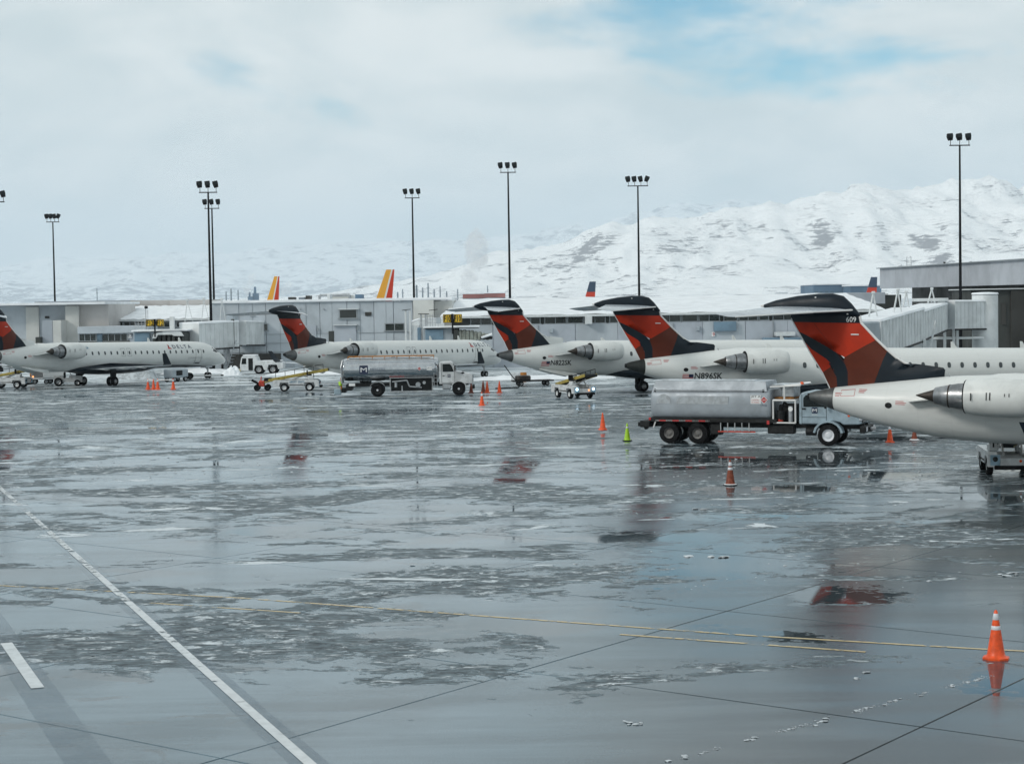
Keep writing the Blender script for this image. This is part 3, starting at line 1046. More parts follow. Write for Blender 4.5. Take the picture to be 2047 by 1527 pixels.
    x = [905, 985, 1065, 1150, 1235, 1320, 1405, 1490, 1575, 1660, 1760]
    for i, (p, q) in enumerate(zip(x[:-1], x[1:])):
        block(w, 'wall_panel', p + .2, q - .2, 646.5 - ((p + q) / 2 - 1200) * .0159, Y + (.05 if i % 2 else 0), 10, 'facade_lavender' if i % 3 else 'facade_grey', b=.04)
    block(w, 'upper_wall', 905, 1760, 624, Y + .35, 9, 'facade_dark_green', py_bot=644)
    px = 940
    i = 0
    while px < 1690:
        wd = [44, 30, 40, 22, 46, 34][i % 6]
        window(w, px + 1, px + wd - 2, 632.5 - (px - 1200) * .0159, 644.5 - (px - 1200) * .0159, Y + .3, 2 if wd > 35 else 1, fw=.10)
        px += wd + (6 if i % 3 == 0 else 0)
        i += 1
    snow_roof(w, 880, 1770, 624.5, Y - .2, 7.95, Y + 24, hip=1.5)
    block(w, 'roof_parapet', 915, 1770, 591, Y + 24.5, 2, 'facade_lavender', z0=6.5)
    for px in (1075, 1260, 1345, 1545):
        block(w, 'downpipe', px, px + 1.6, 648 - (px - 1200) * .0159, Y - .12, .14, 'frame_grey')
    for px, wd in ((1098, 8), (1300, 10), (1392, 7)):
        block(w, 'wall_box', px, px + wd, 655 - (px - 1200) * .0159, Y - .4, .45, 'bridge_grey', py_bot=664 - (px - 1200) * .0159)
    block(w, 'wall_hatch', 1427, 1472, 643, Y - .5, .6, 'bridge_blue', py_bot=662)
    block(w, 'plant_box', 1170, 1184, 632, Y - 1.0, 1.2, 'trim_white', py_bot=648)
    block(w, 'gate_number', 1423, 1429, 664, Y - .15, .2, 'ink_white', py_bot=673)
    Pn = at(1424.5, 672, Y - .2)
    lettering('9', 0.40, lambda u, v: (Pn.x + u, Y - .2, Pn.z + v), 'ink_red', w)
    block(w, 'plant_unit', 1552, 1590, 664, Y - 2, 1.8, 'trim_white', py_bot=672)
    block(w, 'plant_unit', 1528, 1600, 675, Y - 2.5, 2.2, 'bridge_blue', py_bot=700)
    # dark building on the right with a deep grey fascia
    d = empty('terminal_building', (0, 0, 0), 0, 'dark right hand terminal under a deep light grey fascia', 'building')
    A, Bp = at(1762, 535, 262), at(2075, 521, 205)
    zt, zb = 11.45, 8.55
    ax = (Bp - A); ax.z = 0
    ln = ax.length
    ang = math.atan2(ax.y, ax.x)
    rot = Matrix.Rotation(ang, 3, 'Z')
    n = 8
    for k in range(n):
        c0 = A + ax * ((k + .5) / n)
        MB().box((c0.x, c0.y, (zt + zb) / 2), (ln / n - .05, .5, zt - zb), .03, rot=rot).build('fascia_panel', 'fascia_grey', d)
    inw = Vector((-math.sin(ang), math.cos(ang), 0))
    c0 = A + ax * .5 + inw * 8
    MB().box((c0.x, c0.y, zt - .25), (ln + 2, 15, .4), .03, rot=rot).build('roof', 'snow', d)
    c0 = A + ax * .56 + inw * 6
    MB().box((c0.x, c0.y, 4.4), (ln * .96, 6, 8.9), .03, rot=rot).build('wall', 'facade_dark', d)
    c0 = A + ax * .5 - inw * .28
    MB().box((c0.x, c0.y, zt + .04), (ln + .4, .9, .14), .02, rot=rot).build('roof_flashing', 'frame_grey', d)
    block(d, 'link_wall', 1688, 1802, 590, 236, 6, 'facade_dark_green')
    block(d, 'link_roof', 1684, 1776, 587.3, 235.4, 7, 'trim_white', py_bot=589.8)
    Y = 209
    block(d, 'dark_bay', 1941, 2090, 578.5, Y, 9, 'facade_dark_green')
    block(d, 'dark_bay', 2022, 2090, 580, Y - .5, 1, 'facade_dark')
    block(d, 'bay_cap', 1938, 2095, 576.5, Y - .7, 10, 'trim_white', py_bot=578.8)
    block(d, 'vent', 2003, 2012, 606, Y - .15, .2, 'facade_dark', py_bot=650)
    for px, py in ((1888, 529), (1941, 526.5), (2003, 520)):
        p = at(px, py, 235)
        MB().cyl((p.x, p.y, zt), (p.x, p.y, zt + .35), .12, .16, n=10).build('roof_vent', 'facade_dark', d)
    p = at(1817, 528, 250)
    ld = MB()
    for sx in (-.3, .3):
        ld.tube([(p.x + sx, p.y, zt), (p.x + sx, p.y, zt + 1.35), (p.x + sx * .6, p.y + .3, zt + 1.45)], .04, 6)
    for k in range(4):
        ld.cyl((p.x - .3, p.y, zt + .3 + .3 * k), (p.x + .3, p.y, zt + .3 + .3 * k), .025, n=6)
    ld.build('roof_ladder', 'frame_grey', d)


build_terminal()


# ------------------------------------------------------------------ gate bridges and gate boards
def tunnel(parent, P0, P1, w, h0, h1, material, ribs=0, name='tunnel', roof=True):
    """corridor with upright sides from P0 to P1 (floor centre points)"""
    P0, P1 = Vector(P0), Vector(P1)
    d = (P1 - P0); d.z = 0
    n = Vector((-d.y, d.x, 0)).normalized() * (w / 2)
    mb = MB()
    rings = []
    for P, h in ((P0, h0), (P1, h1)):
        rings.append([P - n, P + n, P + n + Vector((0, 0, h)), P - n + Vector((0, 0, h))])
    mb.loft(rings)
    u = d.normalized()
    for k in range(ribs):
        t = (k + .5) / ribs
        P = P0.lerp(P1, t)
        h = h0 + (h1 - h0) * t
        for s in (-1, 1):
            mb.box((P + n * s * 1.012 + Vector((0, 0, h / 2)))[:], (.10, .06, h * .98), 0, rot=Matrix.Rotation(math.atan2(u.y, u.x), 3, 'Z'))
    o = mb.build(name, material, parent)
    if roof:
        rb = MB()
        rr = []
        for P, h in ((P0, h0), (P1, h1)):
            q = n * 1.06
            rr.append([P - q + Vector((0, 0, h + .012)), P + q + Vector((0, 0, h + .012)), P + q * .92 + Vector((0, 0, h + .20)), P - q * .92 + Vector((0, 0, h + .20))])
        rb.loft(rr)
        rb.build('roof_snow', 'snow', o)
        eb = MB()
        for s in (-1, 1):
            eb.tube([P0 + n * s * 1.03 + Vector((0, 0, -.04)), P1 + n * s * 1.03 + Vector((0, 0, -.04))], .10, 6)
        eb.build('floor_beam', 'dark_steel', o)
    return o


def a_frame(parent, p, h, sp, name='cable_frame', r=.09, lean=(0, 0), m='trim_white'):
    p = Vector(p)
    top = p + Vector((lean[0], lean[1], h))
    mb = MB()
    mb.cyl(p + Vector((-sp / 2, 0, 0)), top, r, n=8)
    mb.cyl(p + Vector((sp / 2, 0, 0)), top, r * .8, n=8)
    mb.box(top, (.3, .3, .25), .04)
    return mb.build(name, m, parent)


def gate_board(px0, px1, py0, py1, Y, text, label):
    """two yellow boards in a shallow V on a post, with the gate number"""
    p0, p1 = at(px0, py1, Y), at(px1, py0, Y)
    w, h = p1.x - p0.x, p1.z - p0.z
    t = empty('gate_sign', ((p0.x + p1.x) / 2, Y, p0.z - 1.2), 0, label, 'sign', 'yellow gate number signs')
    MB().cyl((0, -.05, 0), (0, -.05, 1.2 + h), .09, n=8).build('post', 'pole_dark', t)
    MB().box((0, -.06, 1.2 + h / 2), (.22, .2, h + .1), .02).build('centre_strip', 'pole_dark', t)
    for s, ww in ((-1, .5), (1, .5)):
        bw = w / 2 - .12
        bd = MB().box((0, 0, 0), (bw, .10, h), .02).build('board', 'sign_yellow', t)
        bd.location = (s * (bw / 2 + .12), .12, 1.2 + h / 2)
        bd.rotation_euler = (0, 0, -s * R(16))
        fb = MB()
        for zz in (-h / 2 + .03, h / 2 - .03):
            fb.box((0, -.07, zz), (bw, .03, .05), 0)
        for xx in (-bw / 2 + .03, bw / 2 - .03):
            fb.box((xx, -.071, 0), (.05, .03, h - .115), 0)
        fb.build('board_edge', 'pole_dark', bd)
        lettering(text, h * .76, lambda u, v: (-bw * .40 + u, -.095, -h * .38 + v), 'ink_black', bd, width=bw * .80, bold=.02)
    return t


def bridge_left():
    """boarding bridge at the leftmost gate"""
    t = empty('jet_bridge', (0, 0, 0), 0, 'white jet bridge over the nose of the leftmost aircraft under board F12', 'jet bridge', 'gate jet bridges')
    Yc, Yf = 205.0, 211.0
    P0, P1 = at(372, 693, Yc), at(462, 700, Yf)
    z0, z1 = zat(372, 700, Yc), zat(462, 697, Yf)
    tunnel(t, (xat(378, Yc), Yc, zat(378, 699, Yc)), (xat(458, Yf), Yf, zat(458, 694, Yf)), 2.9, 2.9, 2.95, 'bridge_white', 9)
    MB().box((xat(464, Yf), Yf + .2, zat(464, 664, Yf)), (.9, 3.3, 3.9), .05).build('tunnel_collar', 'bridge_grey', t)
    MB().box((xat(469, Yf), Yf - 1.4, zat(469, 666, Yf)), (.35, .3, 3.3), .02).build('dark_strip', 'facade_dark_green', t)
    tunnel(t, (xat(470, Yf), Yf, zat(470, 690, Yf)), (xat(505, 216.5), 217.2, zat(505, 690, 216.5)), 2.7, 2.7, 2.7, 'bridge_white', 3)
    # drive column under the tunnel
    cb = MB()
    xx = xat(452, Yf)
    for s in (-1, 1):
        cb.box((xx, Yf + s * 1.2, 1.7), (.35, .3, 3.4), .03)
    cb.box((xx, Yf, .9), (.5, 2.9, .35), .03)
    cb.build('drive_column', 'galvanised', t)
    for s in (-1, 1):
        wheel(t, (xx, Yf + s * 1.0, .42), .42, .35)
    # cabin at the aircraft end
    cab = block(t, 'cabin', 266, 313, 663, 203.2, 3.6, 'bridge_grey', py_bot=700)
    block(cab, 'cabin_window', 268, 299, 665.5, 203.0, .15, 'bridge_blue', py_bot=692)
    block(cab, 'cabin_roof', 262, 376, 659.3, 202.6, 4.6, 'snow', py_bot=662.5)
    hood = MB()
    for k in range(7):
        x = xat(312 + k * 9.6, 203)
        zt = zat(340, 664.6 + .10 * (k - 3) ** 2, 203)
        zb = zat(340, 700, 203)
        hood.box((x, 203.4 + .05 * (k % 2), (zt + zb) / 2), (.34, 3.4 - .12 * (k % 2), zt - zb), .06)
    hood.build('bellows', 'facade_dark_green', t)
    hr = MB()
    hr.prism([(xat(309, 203), zat(312, 676, 203)), (xat(312, 203), zat(312, 667, 203)), (xat(322, 203), zat(322, 664.5, 203)), (xat(366, 203), zat(366, 663, 203)), (xat(372, 203), zat(372, 671, 203)), (xat(352, 203), zat(352, 671, 203)), (xat(348, 203), zat(348, 668.5, 203)), (xat(320, 203), zat(320, 669, 203)), (xat(316, 203), zat(316, 676, 203))], 201.5, 201.9)
    hr.build('hood_frame', 'bridge_white', t)
    # mast, railing and cable frames over the roof
    block(t, 'service_column', 339, 348, 633, 205, .5, 'trim_white', py_bot=660)
    for px, top in ((378, 600), (411, 598), (447, 598)):
        Yq = 206 if px < 400 else 210
        p = at(px, 646, Yq)
        a_frame(t, (p.x, p.y, zat(px, 648 if px < 440 else 694, Yq)), zat(px, top, Yq) - zat(px, 648 if px < 440 else 694, Yq), 1.0 if px < 440 else 1.5, r=.045, lean=(-.15, 0))
    rl = MB()
    for k in range(6):
        x = xat(270 + k * 6.5, 204.5)
        rl.cyl((x, 204.5, zat(280, 660, 204.5)), (x, 204.5, zat(280, 641, 204.5)), .03, n=6)
    for py in (642, 648, 654):
        rl.cyl((xat(270, 204.5), 204.5, zat(280, py, 204.5)), (xat(303, 204.5), 204.5, zat(303, py, 204.5)), .03, n=6)
    rl.build('roof_railing', 'galvanised', t)
    ms = MB().cyl((xat(292, 205), 205, zat(292, 660, 205)), (xat(292, 205), 205, zat(292, 616, 205)), .05, n=8)
    ms.cyl((xat(296, 205), 205, zat(296, 660, 205)), (xat(296, 205), 205, zat(296, 620, 205)), .03, n=8)
    mo = ms.build('camera_mast', 'galvanised', t)
    MB().box((xat(293, 205), 205, zat(293, 614.5, 205)), (.34, .4, .28), .05).build('camera', 'pole_dark', mo)
    st = MB()
    for k in range(9):
        st.box((xat(462, Yf) + .12 * k, Yf - 2.4, .3 + .36 * k), (.5, 1.0, .05), 0)
    st.tube([(xat(462, Yf) - .2, Yf - 2.9, .2), (xat(462, Yf) + 1.0, Yf - 2.9, 3.6)], .06, 6)
    st.build('service_stair', 'galvanised', t)
    gate_board(291.5, 327.5, 638.5, 652.5, 201.2, 'F12', 'yellow sign reading F12 above the leftmost aircraft')


def bridge_middle():
    t = empty('jet_bridge', (0, 0, 0), 0, 'jet bridge with ribbed canvas canopy above the middle aircraft under board F10', 'jet bridge', 'gate jet bridges')
    Y = 194.0
    cab = block(t, 'cabin', 846, 906, 655, Y, 3.6, 'bridge_grey', py_bot=692)
    block(cab, 'cabin_window', 850, 886, 658.5, Y - .15, .2, 'bridge_blue', py_bot=684)
    block(cab, 'cabin_roof', 846, 958, 652.2, Y - .6, 4.6, 'snow', py_bot=655.2)
    block(cab, 'roof_edge', 848, 957, 655.3, Y - .55, 4.3, 'dark_steel', py_bot=656.6)
    tunnel(t, (xat(862, Y + 3), Y + 4, zat(862, 690, Y + 4)), (xat(846, 215), 216, zat(846, 690, 216)), 2.8, 2.8, 2.8, 'bridge_white', 8)
    # canvas canopy that reaches out to the aircraft door
    bm_ = MB()
    n = 9
    for k in range(n):
        u = k / (n - 1)
        px = 912 + 62 * u
        zt = zat(px, 659 + 8 * u * u, Y)
        zb = zat(px, 683 - 3 * u, Y)
        y0 = Y - .2 - .5 * u
        bm_.box((xat(px, Y), y0 + 1.5, (zt + zb) / 2), (.40, 3.0 - .10 * (k % 2), zt - zb - .08 * (k % 2)), .10)
    bm_.build('canopy', 'bellows', t)
    MB().box((xat(912, Y), Y + 1.3, zat(912, 670, Y)), (.5, 3.3, 1.4), .04).build('canopy_frame', 'facade_dark_green', t)
    p0, p1 = at(962, 675, Y - .8), at(984, 668, Y - .8)
    MB().tube([p0, p1], .13, 8).build('canopy_bumper', 'snow', t)
    MB().box((xat(972, Y), Y - .6, zat(972, 675, Y)), (1.3, .4, .35), .08).build('bumper_pad', 'black_rubber', t)
    # lift posts and railing
    for px, top in ((811, 619), (820, 622), (842, 627), (851, 628)):
        block(t, 'lift_post', px - 1.8, px + 1.8, top, Y + 1, .35, 'trim_white' if px < 830 else 'galvanised', z0=.0)
    block(t, 'lift_housing', 823, 838, 650, Y + 1.2, 1.6, 'bridge_white', z0=.0)
    block(t, 'lift_housing', 834, 841, 655, Y + .8, .9, 'bridge_blue', z0=.0)
    block(t, 'platform_beam', 836, 858, 627, Y + .8, .5, 'dark_steel', py_bot=628.3)
    for px in (812, 866):
        p = at(px, 619.5, Y + 1)
        MB().box(p, (.95, .25, .07), .02, rot=Matrix.Rotation(R(-6), 3, 'Y')).build('lamp_arm', 'dark_steel', t)
    rl = MB()
    for px in (855, 860, 865, 870, 876):
        rl.cyl((xat(px, Y + 1.5), Y + 1.5, zat(px, 653, Y + 1.5)), (xat(px, Y + 1.5), Y + 1.5, zat(px, 628, Y + 1.5)), .03, n=6)
    for py in (631, 638, 645):
        rl.cyl((xat(853, Y + 1.5), Y + 1.5, zat(853, py, Y + 1.5)), (xat(878, Y + 1.5), Y + 1.5, zat(878, py, Y + 1.5)), .03, n=6)
    rl.build('roof_railing', 'galvanised', t)
    block(t, 'roof_unit', 872, 881, 635, Y + 1, .8, 'bridge_grey', py_bot=647)
    cb = MB()
    for s in (-.9, .9):
        cb.box((xat(870, Y) + s, Y + 2, 1.6), (.3, .3, 3.2), .03)
    cb.build('support_column', 'galvanised', t)
    gate_board(885.5, 923.5, 628, 645.5, Y - 1.5, 'F10', 'yellow sign reading F10 above the middle aircraft nose')


def bridge_right():
    t = empty('jet_bridge', (0, 0, 0), 0, 'long ribbed white jet bridge with round tower beside the dark terminal on the right', 'jet bridge', 'gate jet bridges')
    # round tower the bridge swings on
    Pt = at(1969, 640, 201)
    zt = zat(1969, 590.5, 201)
    MB().lathe([(0, 1.42), (zt, 1.42), (zt + .12, 1.30)], (Pt.x, Pt.y, 0), 'z', 28, cap1=True).build('rotunda', 'bridge_white', t, 40)
    MB().lathe([(0, 1.5), (.18, 1.4), (.24, .4)], (Pt.x, Pt.y, zt + .12), 'z', 28, cap1=True).build('rotunda_roof', 'snow', t, 40)
    Y2 = 200.0
    tunnel(t, (xat(1888, 198), 198, zat(1888, 658, 198)), (Pt.x - 1.0, Pt.y, zat(1945, 657, 201)), 3.0, 3.0, 3.0, 'bridge_white', 8)
    MB().box((xat(1884, 198), 198, zat(1884, 630, 198)), (.30, 3.3, 3.5), .04).build('tunnel_collar', 'bridge_grey', t)
    MB().box((xat(1875, 197), 197, zat(1875, 630, 197)), (.8, 3.4, 3.7), .04).build('tunnel_collar', 'bridge_white', t)
    MB().box((xat(1860, 196.5), 196.6, zat(1860, 599.5, 196.5)), (3.3, 3.0, .35), .04).build('roof_box', 'bridge_white', t)
    # telescoping halves sloping down towards the aircraft
    E0 = Vector((xat(1868, 196.5), 196.5, zat(1868, 659, 196.5)))
    E1 = Vector((xat(1812, 176), 176, zat(1812, 682, 176)))
    E2 = Vector((xat(1725, 160), 160, zat(1725, 712, 160)))
    tunnel(t, E1, E0, 2.8, 2.75, 2.75, 'bridge_white', 10)
    tunnel(t, E2, E1.lerp(E0, .06), 3.2, 3.05, 3.05, 'bridge_white', 14, name='outer_tunnel')
    cabc = E2 + Vector((-1.2, -1.6, 1.5))
    MB().box(cabc, (3.4, 3.4, 3.2), .12, rot=Matrix.Rotation(R(35), 3, 'Z')).build('cabin', 'bridge_grey', t)
    for px, py, Yq in ((1794, 580, 170), (1811, 584, 178), (1862, 577, 194), (1745, 585, 164)):
        zb = {1794: 619, 1811: 616, 1862: 600, 1745: 626}[px]
        p = at(px, zb, Yq)
        a_frame(t, (p.x, p.y, p.z - .3), zat(px, py, Yq) - p.z + .3, .75, r=.085, lean=(.05, 0))
    cb = MB()
    for s in (-1, 1):
        cb.box((E1.x + s * 1.6, E1.y - .5, E1.z / 2), (.35, .35, E1.z + .4), .03)
    cb.box((E1.x, E1.y - .5, .8), (3.2, .5, .4), .03)
    cb.tube([(E1.x + 1.7, E1.y - 2, E1.z - 1.4), (E1.x + 2.4, E1.y - 2, E1.z + 2.0)], .10, 8)
    cb.tube([(E1.x - 1.9, E1.y - 2.2, E1.z - 1.6), (E1.x - 1.3, E1.y - 2.2, E1.z + 2.6)], .08, 8)
    cb.build('drive_column', 'trim_white', t)
    for s in (-1, 1):
        wheel(t, (E1.x + s * 1.0, E1.y - .5, .42), .42, .35)
    MB().box((xat(1900, 199), 199.5, zat(1900, 676, 199)), (7.0, 2.4, .22), .04).build('walkway', 'bridge_white', t)
    st = MB()
    for px in (1888, 1906, 1913):
        st.box((xat(px, 198.5), 198.4, zat(px, 668, 198.5) - 1.2), (.28, .3, 4.2), .02)
    st.build('walkway_post', 'trim_white', t)
    block(t, 'equipment_cabin', 1800, 1822, 686, 186, 2, 'bridge_blue')
    block(t, 'equipment_cabin', 1822, 1872, 680, 187, 2, 'bridge_white')


bridge_left()
bridge_middle()
bridge_right()


# ------------------------------------------------------------------ floodlight masts
def light_mast(px, py_bar, Y, lamps, label, turn=0.0, bar=1.9):
    top = at(px, py_bar, Y)
    t = empty('floodlight_mast', (top.x, Y, 0), turn, label, 'light mast', 'apron floodlight masts')
    MB().cyl((0, 0, 0), (0, 0, top.z), .20, .10, n=12).build('mast', 'pole_dark', t, 40)
    MB().cyl((0, 0, 0), (0, 0, .5), .38, .36, n=12).build('base', 'pole_dark', t, 40)
    MB().box((0, 0, top.z), (bar + .25, .14, .12), .02).build('crossbar', 'pole_dark', t)
    for k in range(lamps):
        x = -bar / 2 + bar * k / (lamps - 1)
        lp = MB()
        lp.cyl((x, 0, top.z), (x, 0, top.z + .55), .035, n=6)
        o = lp.build('lamp_bracket', 'pole_dark', t)
        hd = MB()
        w, tilt = .32, random.uniform(-.10, .06)
        rings = [[(-w * .75, -.12, -.36), (w * .75, -.12, -.36), (w * .75, .12, -.36), (-w * .75, .12, -.36)],
                 [(-w, -.22, .1), (w, -.22, .1), (w, .2, .1), (-w, .2, .1)],
                 [(-w * .95, -.2, .40), (w * .95, -.2, .40), (w * .95, .05, .40), (-w * .95, .05, .40)]]
        hd.loft(rings)
        h = hd.build('lamp_head', 'pole_dark', o)
        h.location = (x - .06, 0, top.z + .92)
        h.rotation_euler = (R(-8), R(random.uniform(-14, -4) if k < lamps - 1 or lamps == 3 else 22), R(random.uniform(-20, 20)))
        MB().box((0, -.215, .1), (w * 1.5, .02, .4), .005).build('lamp_glass', 'glass_dark', h)
    return t


light_mast(-9, 404, 219, 3, 'floodlight mast cut by the left edge of the picture', R(4))
light_mast(105.5, 444, 300, 4, 'small distant four lamp mast above the left block', R(3))
light_mast(416, 385, 214.5, 3, 'taller nearer mast of the close pair over the left gate', R(4))
light_mast(423.5, 417, 262, 3, 'lower mast standing just behind another over the left gate', R(4))
light_mast(824, 396, 262, 3, 'three lamp mast behind the middle terminal block', R(3))
light_mast(1015.5, 345, 242, 3, 'tall three lamp mast rising behind the tail of N822SK', R(4))
light_mast(1275, 372, 250, 4, 'four lamp mast behind the tail of N896SK', R(0), 2.6)
light_mast(1918.5, 291, 203, 3, 'tallest mast standing before the dark terminal on the right', R(3), 2.1)

# ------------------------------------------------------------------ regional jets (x forward from the tail cone tip, y to port, z up)
PROF = np.array([  # x, top, bottom, half width
    (0.0, 3.30, 2.98, .15), (.25, 3.38, 2.87, .26), (.6, 3.46, 2.76, .36), (1.10, 3.56, 2.58, .49), (1.8, 3.655, 2.36, .63), (2.8, 3.79, 2.10, .80),
    (4.0, 3.94, 1.86, .98), (5.2, 4.07, 1.66, 1.12), (6.4, 4.17, 1.53, 1.23), (7.8, 4.23, 1.47, 1.31), (9.5, 4.25, 1.47, 1.345), (12, 4.25, 1.50, 1.345),
    (16, 4.25, 1.53, 1.345), (22, 4.25, 1.56, 1.345), (27.2, 4.25, 1.56, 1.345), (28.6, 4.21, 1.58, 1.33), (29.6, 4.10, 1.60, 1.27), (30.4, 3.90, 1.62, 1.18), (31.2, 3.52, 1.64, 1.04),
    (31.9, 3.10, 1.68, .86), (32.5, 2.76, 1.75, .64), (32.9, 2.50, 1.86, .42), (33.12, 2.30, 2.0, .2), (33.2, 2.16, 2.12, .03)])


def body(x):
    zt, zb, hw = (float(np.interp(x, PROF[:, 0], PROF[:, i])) for i in (1, 2, 3))
    return (zt + zb) / 2, (zt - zb) / 2, hw


def skin(x, z, off=0.012, side=-1):
    """a point on the fuselage side at station x and height z"""
    zc, rz, ry = body(x)
    s = max(-.98, min(.98, (z - zc) / (rz + off)))
    return (x, side * (ry + off) * math.sqrt(1 - s * s), z)


def ring(x, n=40):
    zc, rz, ry = body(x)
    return [(x, ry * math.cos(2 * math.pi * i / n), zc + rz * math.sin(2 * math.pi * i / n)) for i in range(n)]


def patch(parent, name, outline, material, off=0.012, side=-1):
    mb = MB()
    cx = sum(p[0] for p in outline) / len(outline)
    cz = sum(p[1] for p in outline) / len(outline)
    n = len(outline)
    vs = [skin(cx, cz, off, side)] + [skin(*p, off, side) for p in outline]
    mb.add(vs, [(0, 1 + i, 1 + (i + 1) % n) for i in range(n)])
    return mb.build(name, material, parent)


def outline_strip(parent, name, pts, w, material, off=0.010, side=-1):
    mb = MB()
    for (x0, z0), (x1, z1) in zip(pts[:-1], pts[1:]):
        k = max(1, int(abs(z1 - z0) / .12))
        for i in range(k):
            a = (x0 + (x1 - x0) * i / k, z0 + (z1 - z0) * i / k)
            b = (x0 + (x1 - x0) * (i + 1) / k, z0 + (z1 - z0) * (i + 1) / k)
            d = Vector((b[0] - a[0], b[1] - a[1])).normalized()
            nx, nz = -d.y * w / 2, d.x * w / 2
            mb.add([skin(a[0] + nx, a[1] + nz, off, side), skin(b[0] + nx, b[1] + nz, off, side), skin(b[0] - nx, b[1] - nz, off, side), skin(a[0] - nx, a[1] - nz, off, side)], [(0, 1, 2, 3)])
    return mb.build(name, material, parent)


def superoval(cx, cz, w, h, n=14, e=2.6):
    out = []
    for i in range(n):
        a = 2 * math.pi * i / n
        c, s = math.cos(a), math.sin(a)
        out.append((cx + w / 2 * math.copysign(abs(c) ** (2 / e), c), cz + h / 2 * math.copysign(abs(s) ** (2 / e), s)))
    return out


def airfoil_surface(secs, n=9):
    """secs: list of (LE point, TE point, thickness); a closed wing skin through them"""
    rings = []
    for le, te, th in secs:
        le, te = Vector(le), Vector(te)
        up, lo = [], []
        for i in range(n):
            t = i / (n - 1)
            y = th * 2.6 * (0.2969 * math.sqrt(t) - .126 * t - .3516 * t * t + .2843 * t ** 3 - .1036 * t ** 4) * 2
            p = le.lerp(te, t)
            up.append(p + Vector((0, 0, y)))
            lo.append(p - Vector((0, 0, y * .7)))
        rings.append(up + lo[::-1][1:-1])
    return rings


FIN_COLOURS = ['navy', 'tail_red', 'tail_dark_red', 'plane_white']
FIN_OUT = [(.88, 3.45), (-.78, 6.27), (-.92, 6.56), (2.05, 6.56), (2.13, 6.24), (2.79, 5.56), (3.26, 5.13), (3.63, 4.82), (3.99, 4.60), (4.30, 4.49), (4.43, 4.60), (4.83, 4.56), (5.55, 4.47), (5.64, 4.38), (5.6, 4.05)]
FIN_POLYS = [  # colour, outline in (x, z)
    (0, [(-.78, 6.26), (-.92, 6.56), (2.05, 6.56), (2.13, 6.24)]),
    (1, [(-.78, 6.26), (2.13, 6.24), (2.79, 5.56), (1.49, 4.82), (1.14, 5.0), (.59, 5.32), (-.20, 5.72), (-.56, 5.88)]),
    (0, [(-.56, 5.88), (-.20, 5.72), (.59, 5.32), (1.14, 5.0), (1.46, 4.69), (1.62, 4.22), (1.64, 3.40), (1.18, 3.38), (1.13, 3.98), (1.0, 4.43), (.68, 4.74), (.03, 5.13), (-.34, 5.50)]),
    (1, [(-.34, 5.50), (.03, 5.13), (.68, 4.74), (.97, 4.47), (.52, 4.16), (-.02, 4.98)]),
    (2, [(.97, 4.47), (1.0, 4.43), (1.13, 3.98), (1.18, 3.38), (.88, 3.40), (.52, 4.16)]),
    (2, [(1.49, 4.82), (2.79, 5.56), (3.26, 5.13), (2.66, 3.50), (1.64, 3.40), (1.62, 4.22), (1.46, 4.69)]),
    (0, [(3.26, 5.13), (3.63, 4.82), (3.99, 4.60), (4.30, 4.49), (4.43, 4.60), (4.83, 4.56), (5.55, 4.47), (5.64, 4.38), (5.6, 3.90), (2.66, 3.50)]),
]


def fin_half(x, z):
    """half thickness of the fin at (x, z)"""
    le = float(np.interp(z, [4.45, 4.6, 4.82, 5.13, 5.56, 6.24, 6.6], [5.6, 4.4, 3.63, 3.26, 2.79, 2.13, 2.0]))
    te = float(np.interp(z, [3.4, 6.27, 6.6], [.88, -.78, -.95]))
    t = max(0.0, min(1.0, (le - x) / max(.5, le - te)))
    th = float(np.interp(z, [3.6, 6.5], [.20, .15]))
    return max(.012, th * 2.2 * (1.4845 * math.sqrt(t) - .63 * t - 1.758 * t * t + 1.4215 * t ** 3 - .5180 * t ** 4) if t > 0 else .012)


FIN_POLYS_WHITE = FIN_POLYS[:-1] + [
    (0, [(3.26, 5.13), (3.60, 4.78), (4.35, 3.98), (2.66, 3.50)]),
    (3, [(3.60, 4.78), (3.63, 4.82), (3.99, 4.60), (4.30, 4.49), (4.43, 4.60), (4.83, 4.56), (5.55, 4.47), (5.64, 4.38), (5.6, 3.90), (4.35, 3.98)])]


def fin_mesh(polys):
    mb = MB()
    for ci, poly in polys:
        bm = bmesh.new()
        vs = [bm.verts.new((x, 0, z)) for x, z in poly]
        bm.faces.new(vs)
        bmesh.ops.triangulate(bm, faces=bm.faces[:])
        for _ in range(2):
            bmesh.ops.subdivide_edges(bm, edges=bm.edges[:], cuts=1, use_grid_fill=True)
            bmesh.ops.triangulate(bm, faces=bm.faces[:])
        bm.verts.index_update()
        for s in (-1, 1):
            mb.add([(v.co.x, s * fin_half(v.co.x, v.co.z), v.co.z) for v in bm.verts], [tuple(v.index for v in (f.verts if s < 0 else reversed(f.verts))) for f in bm.faces], ci)
        bm.free()
    me = bpy.data.meshes.new('fin')
    me.from_pydata(mb.v, [], mb.f)
    for c in FIN_COLOURS:
        me.materials.append(M[c])
    me.polygons.foreach_set('material_index', mb.mi)
    me.polygons.foreach_set('use_smooth', [True] * len(me.polygons))
    return me


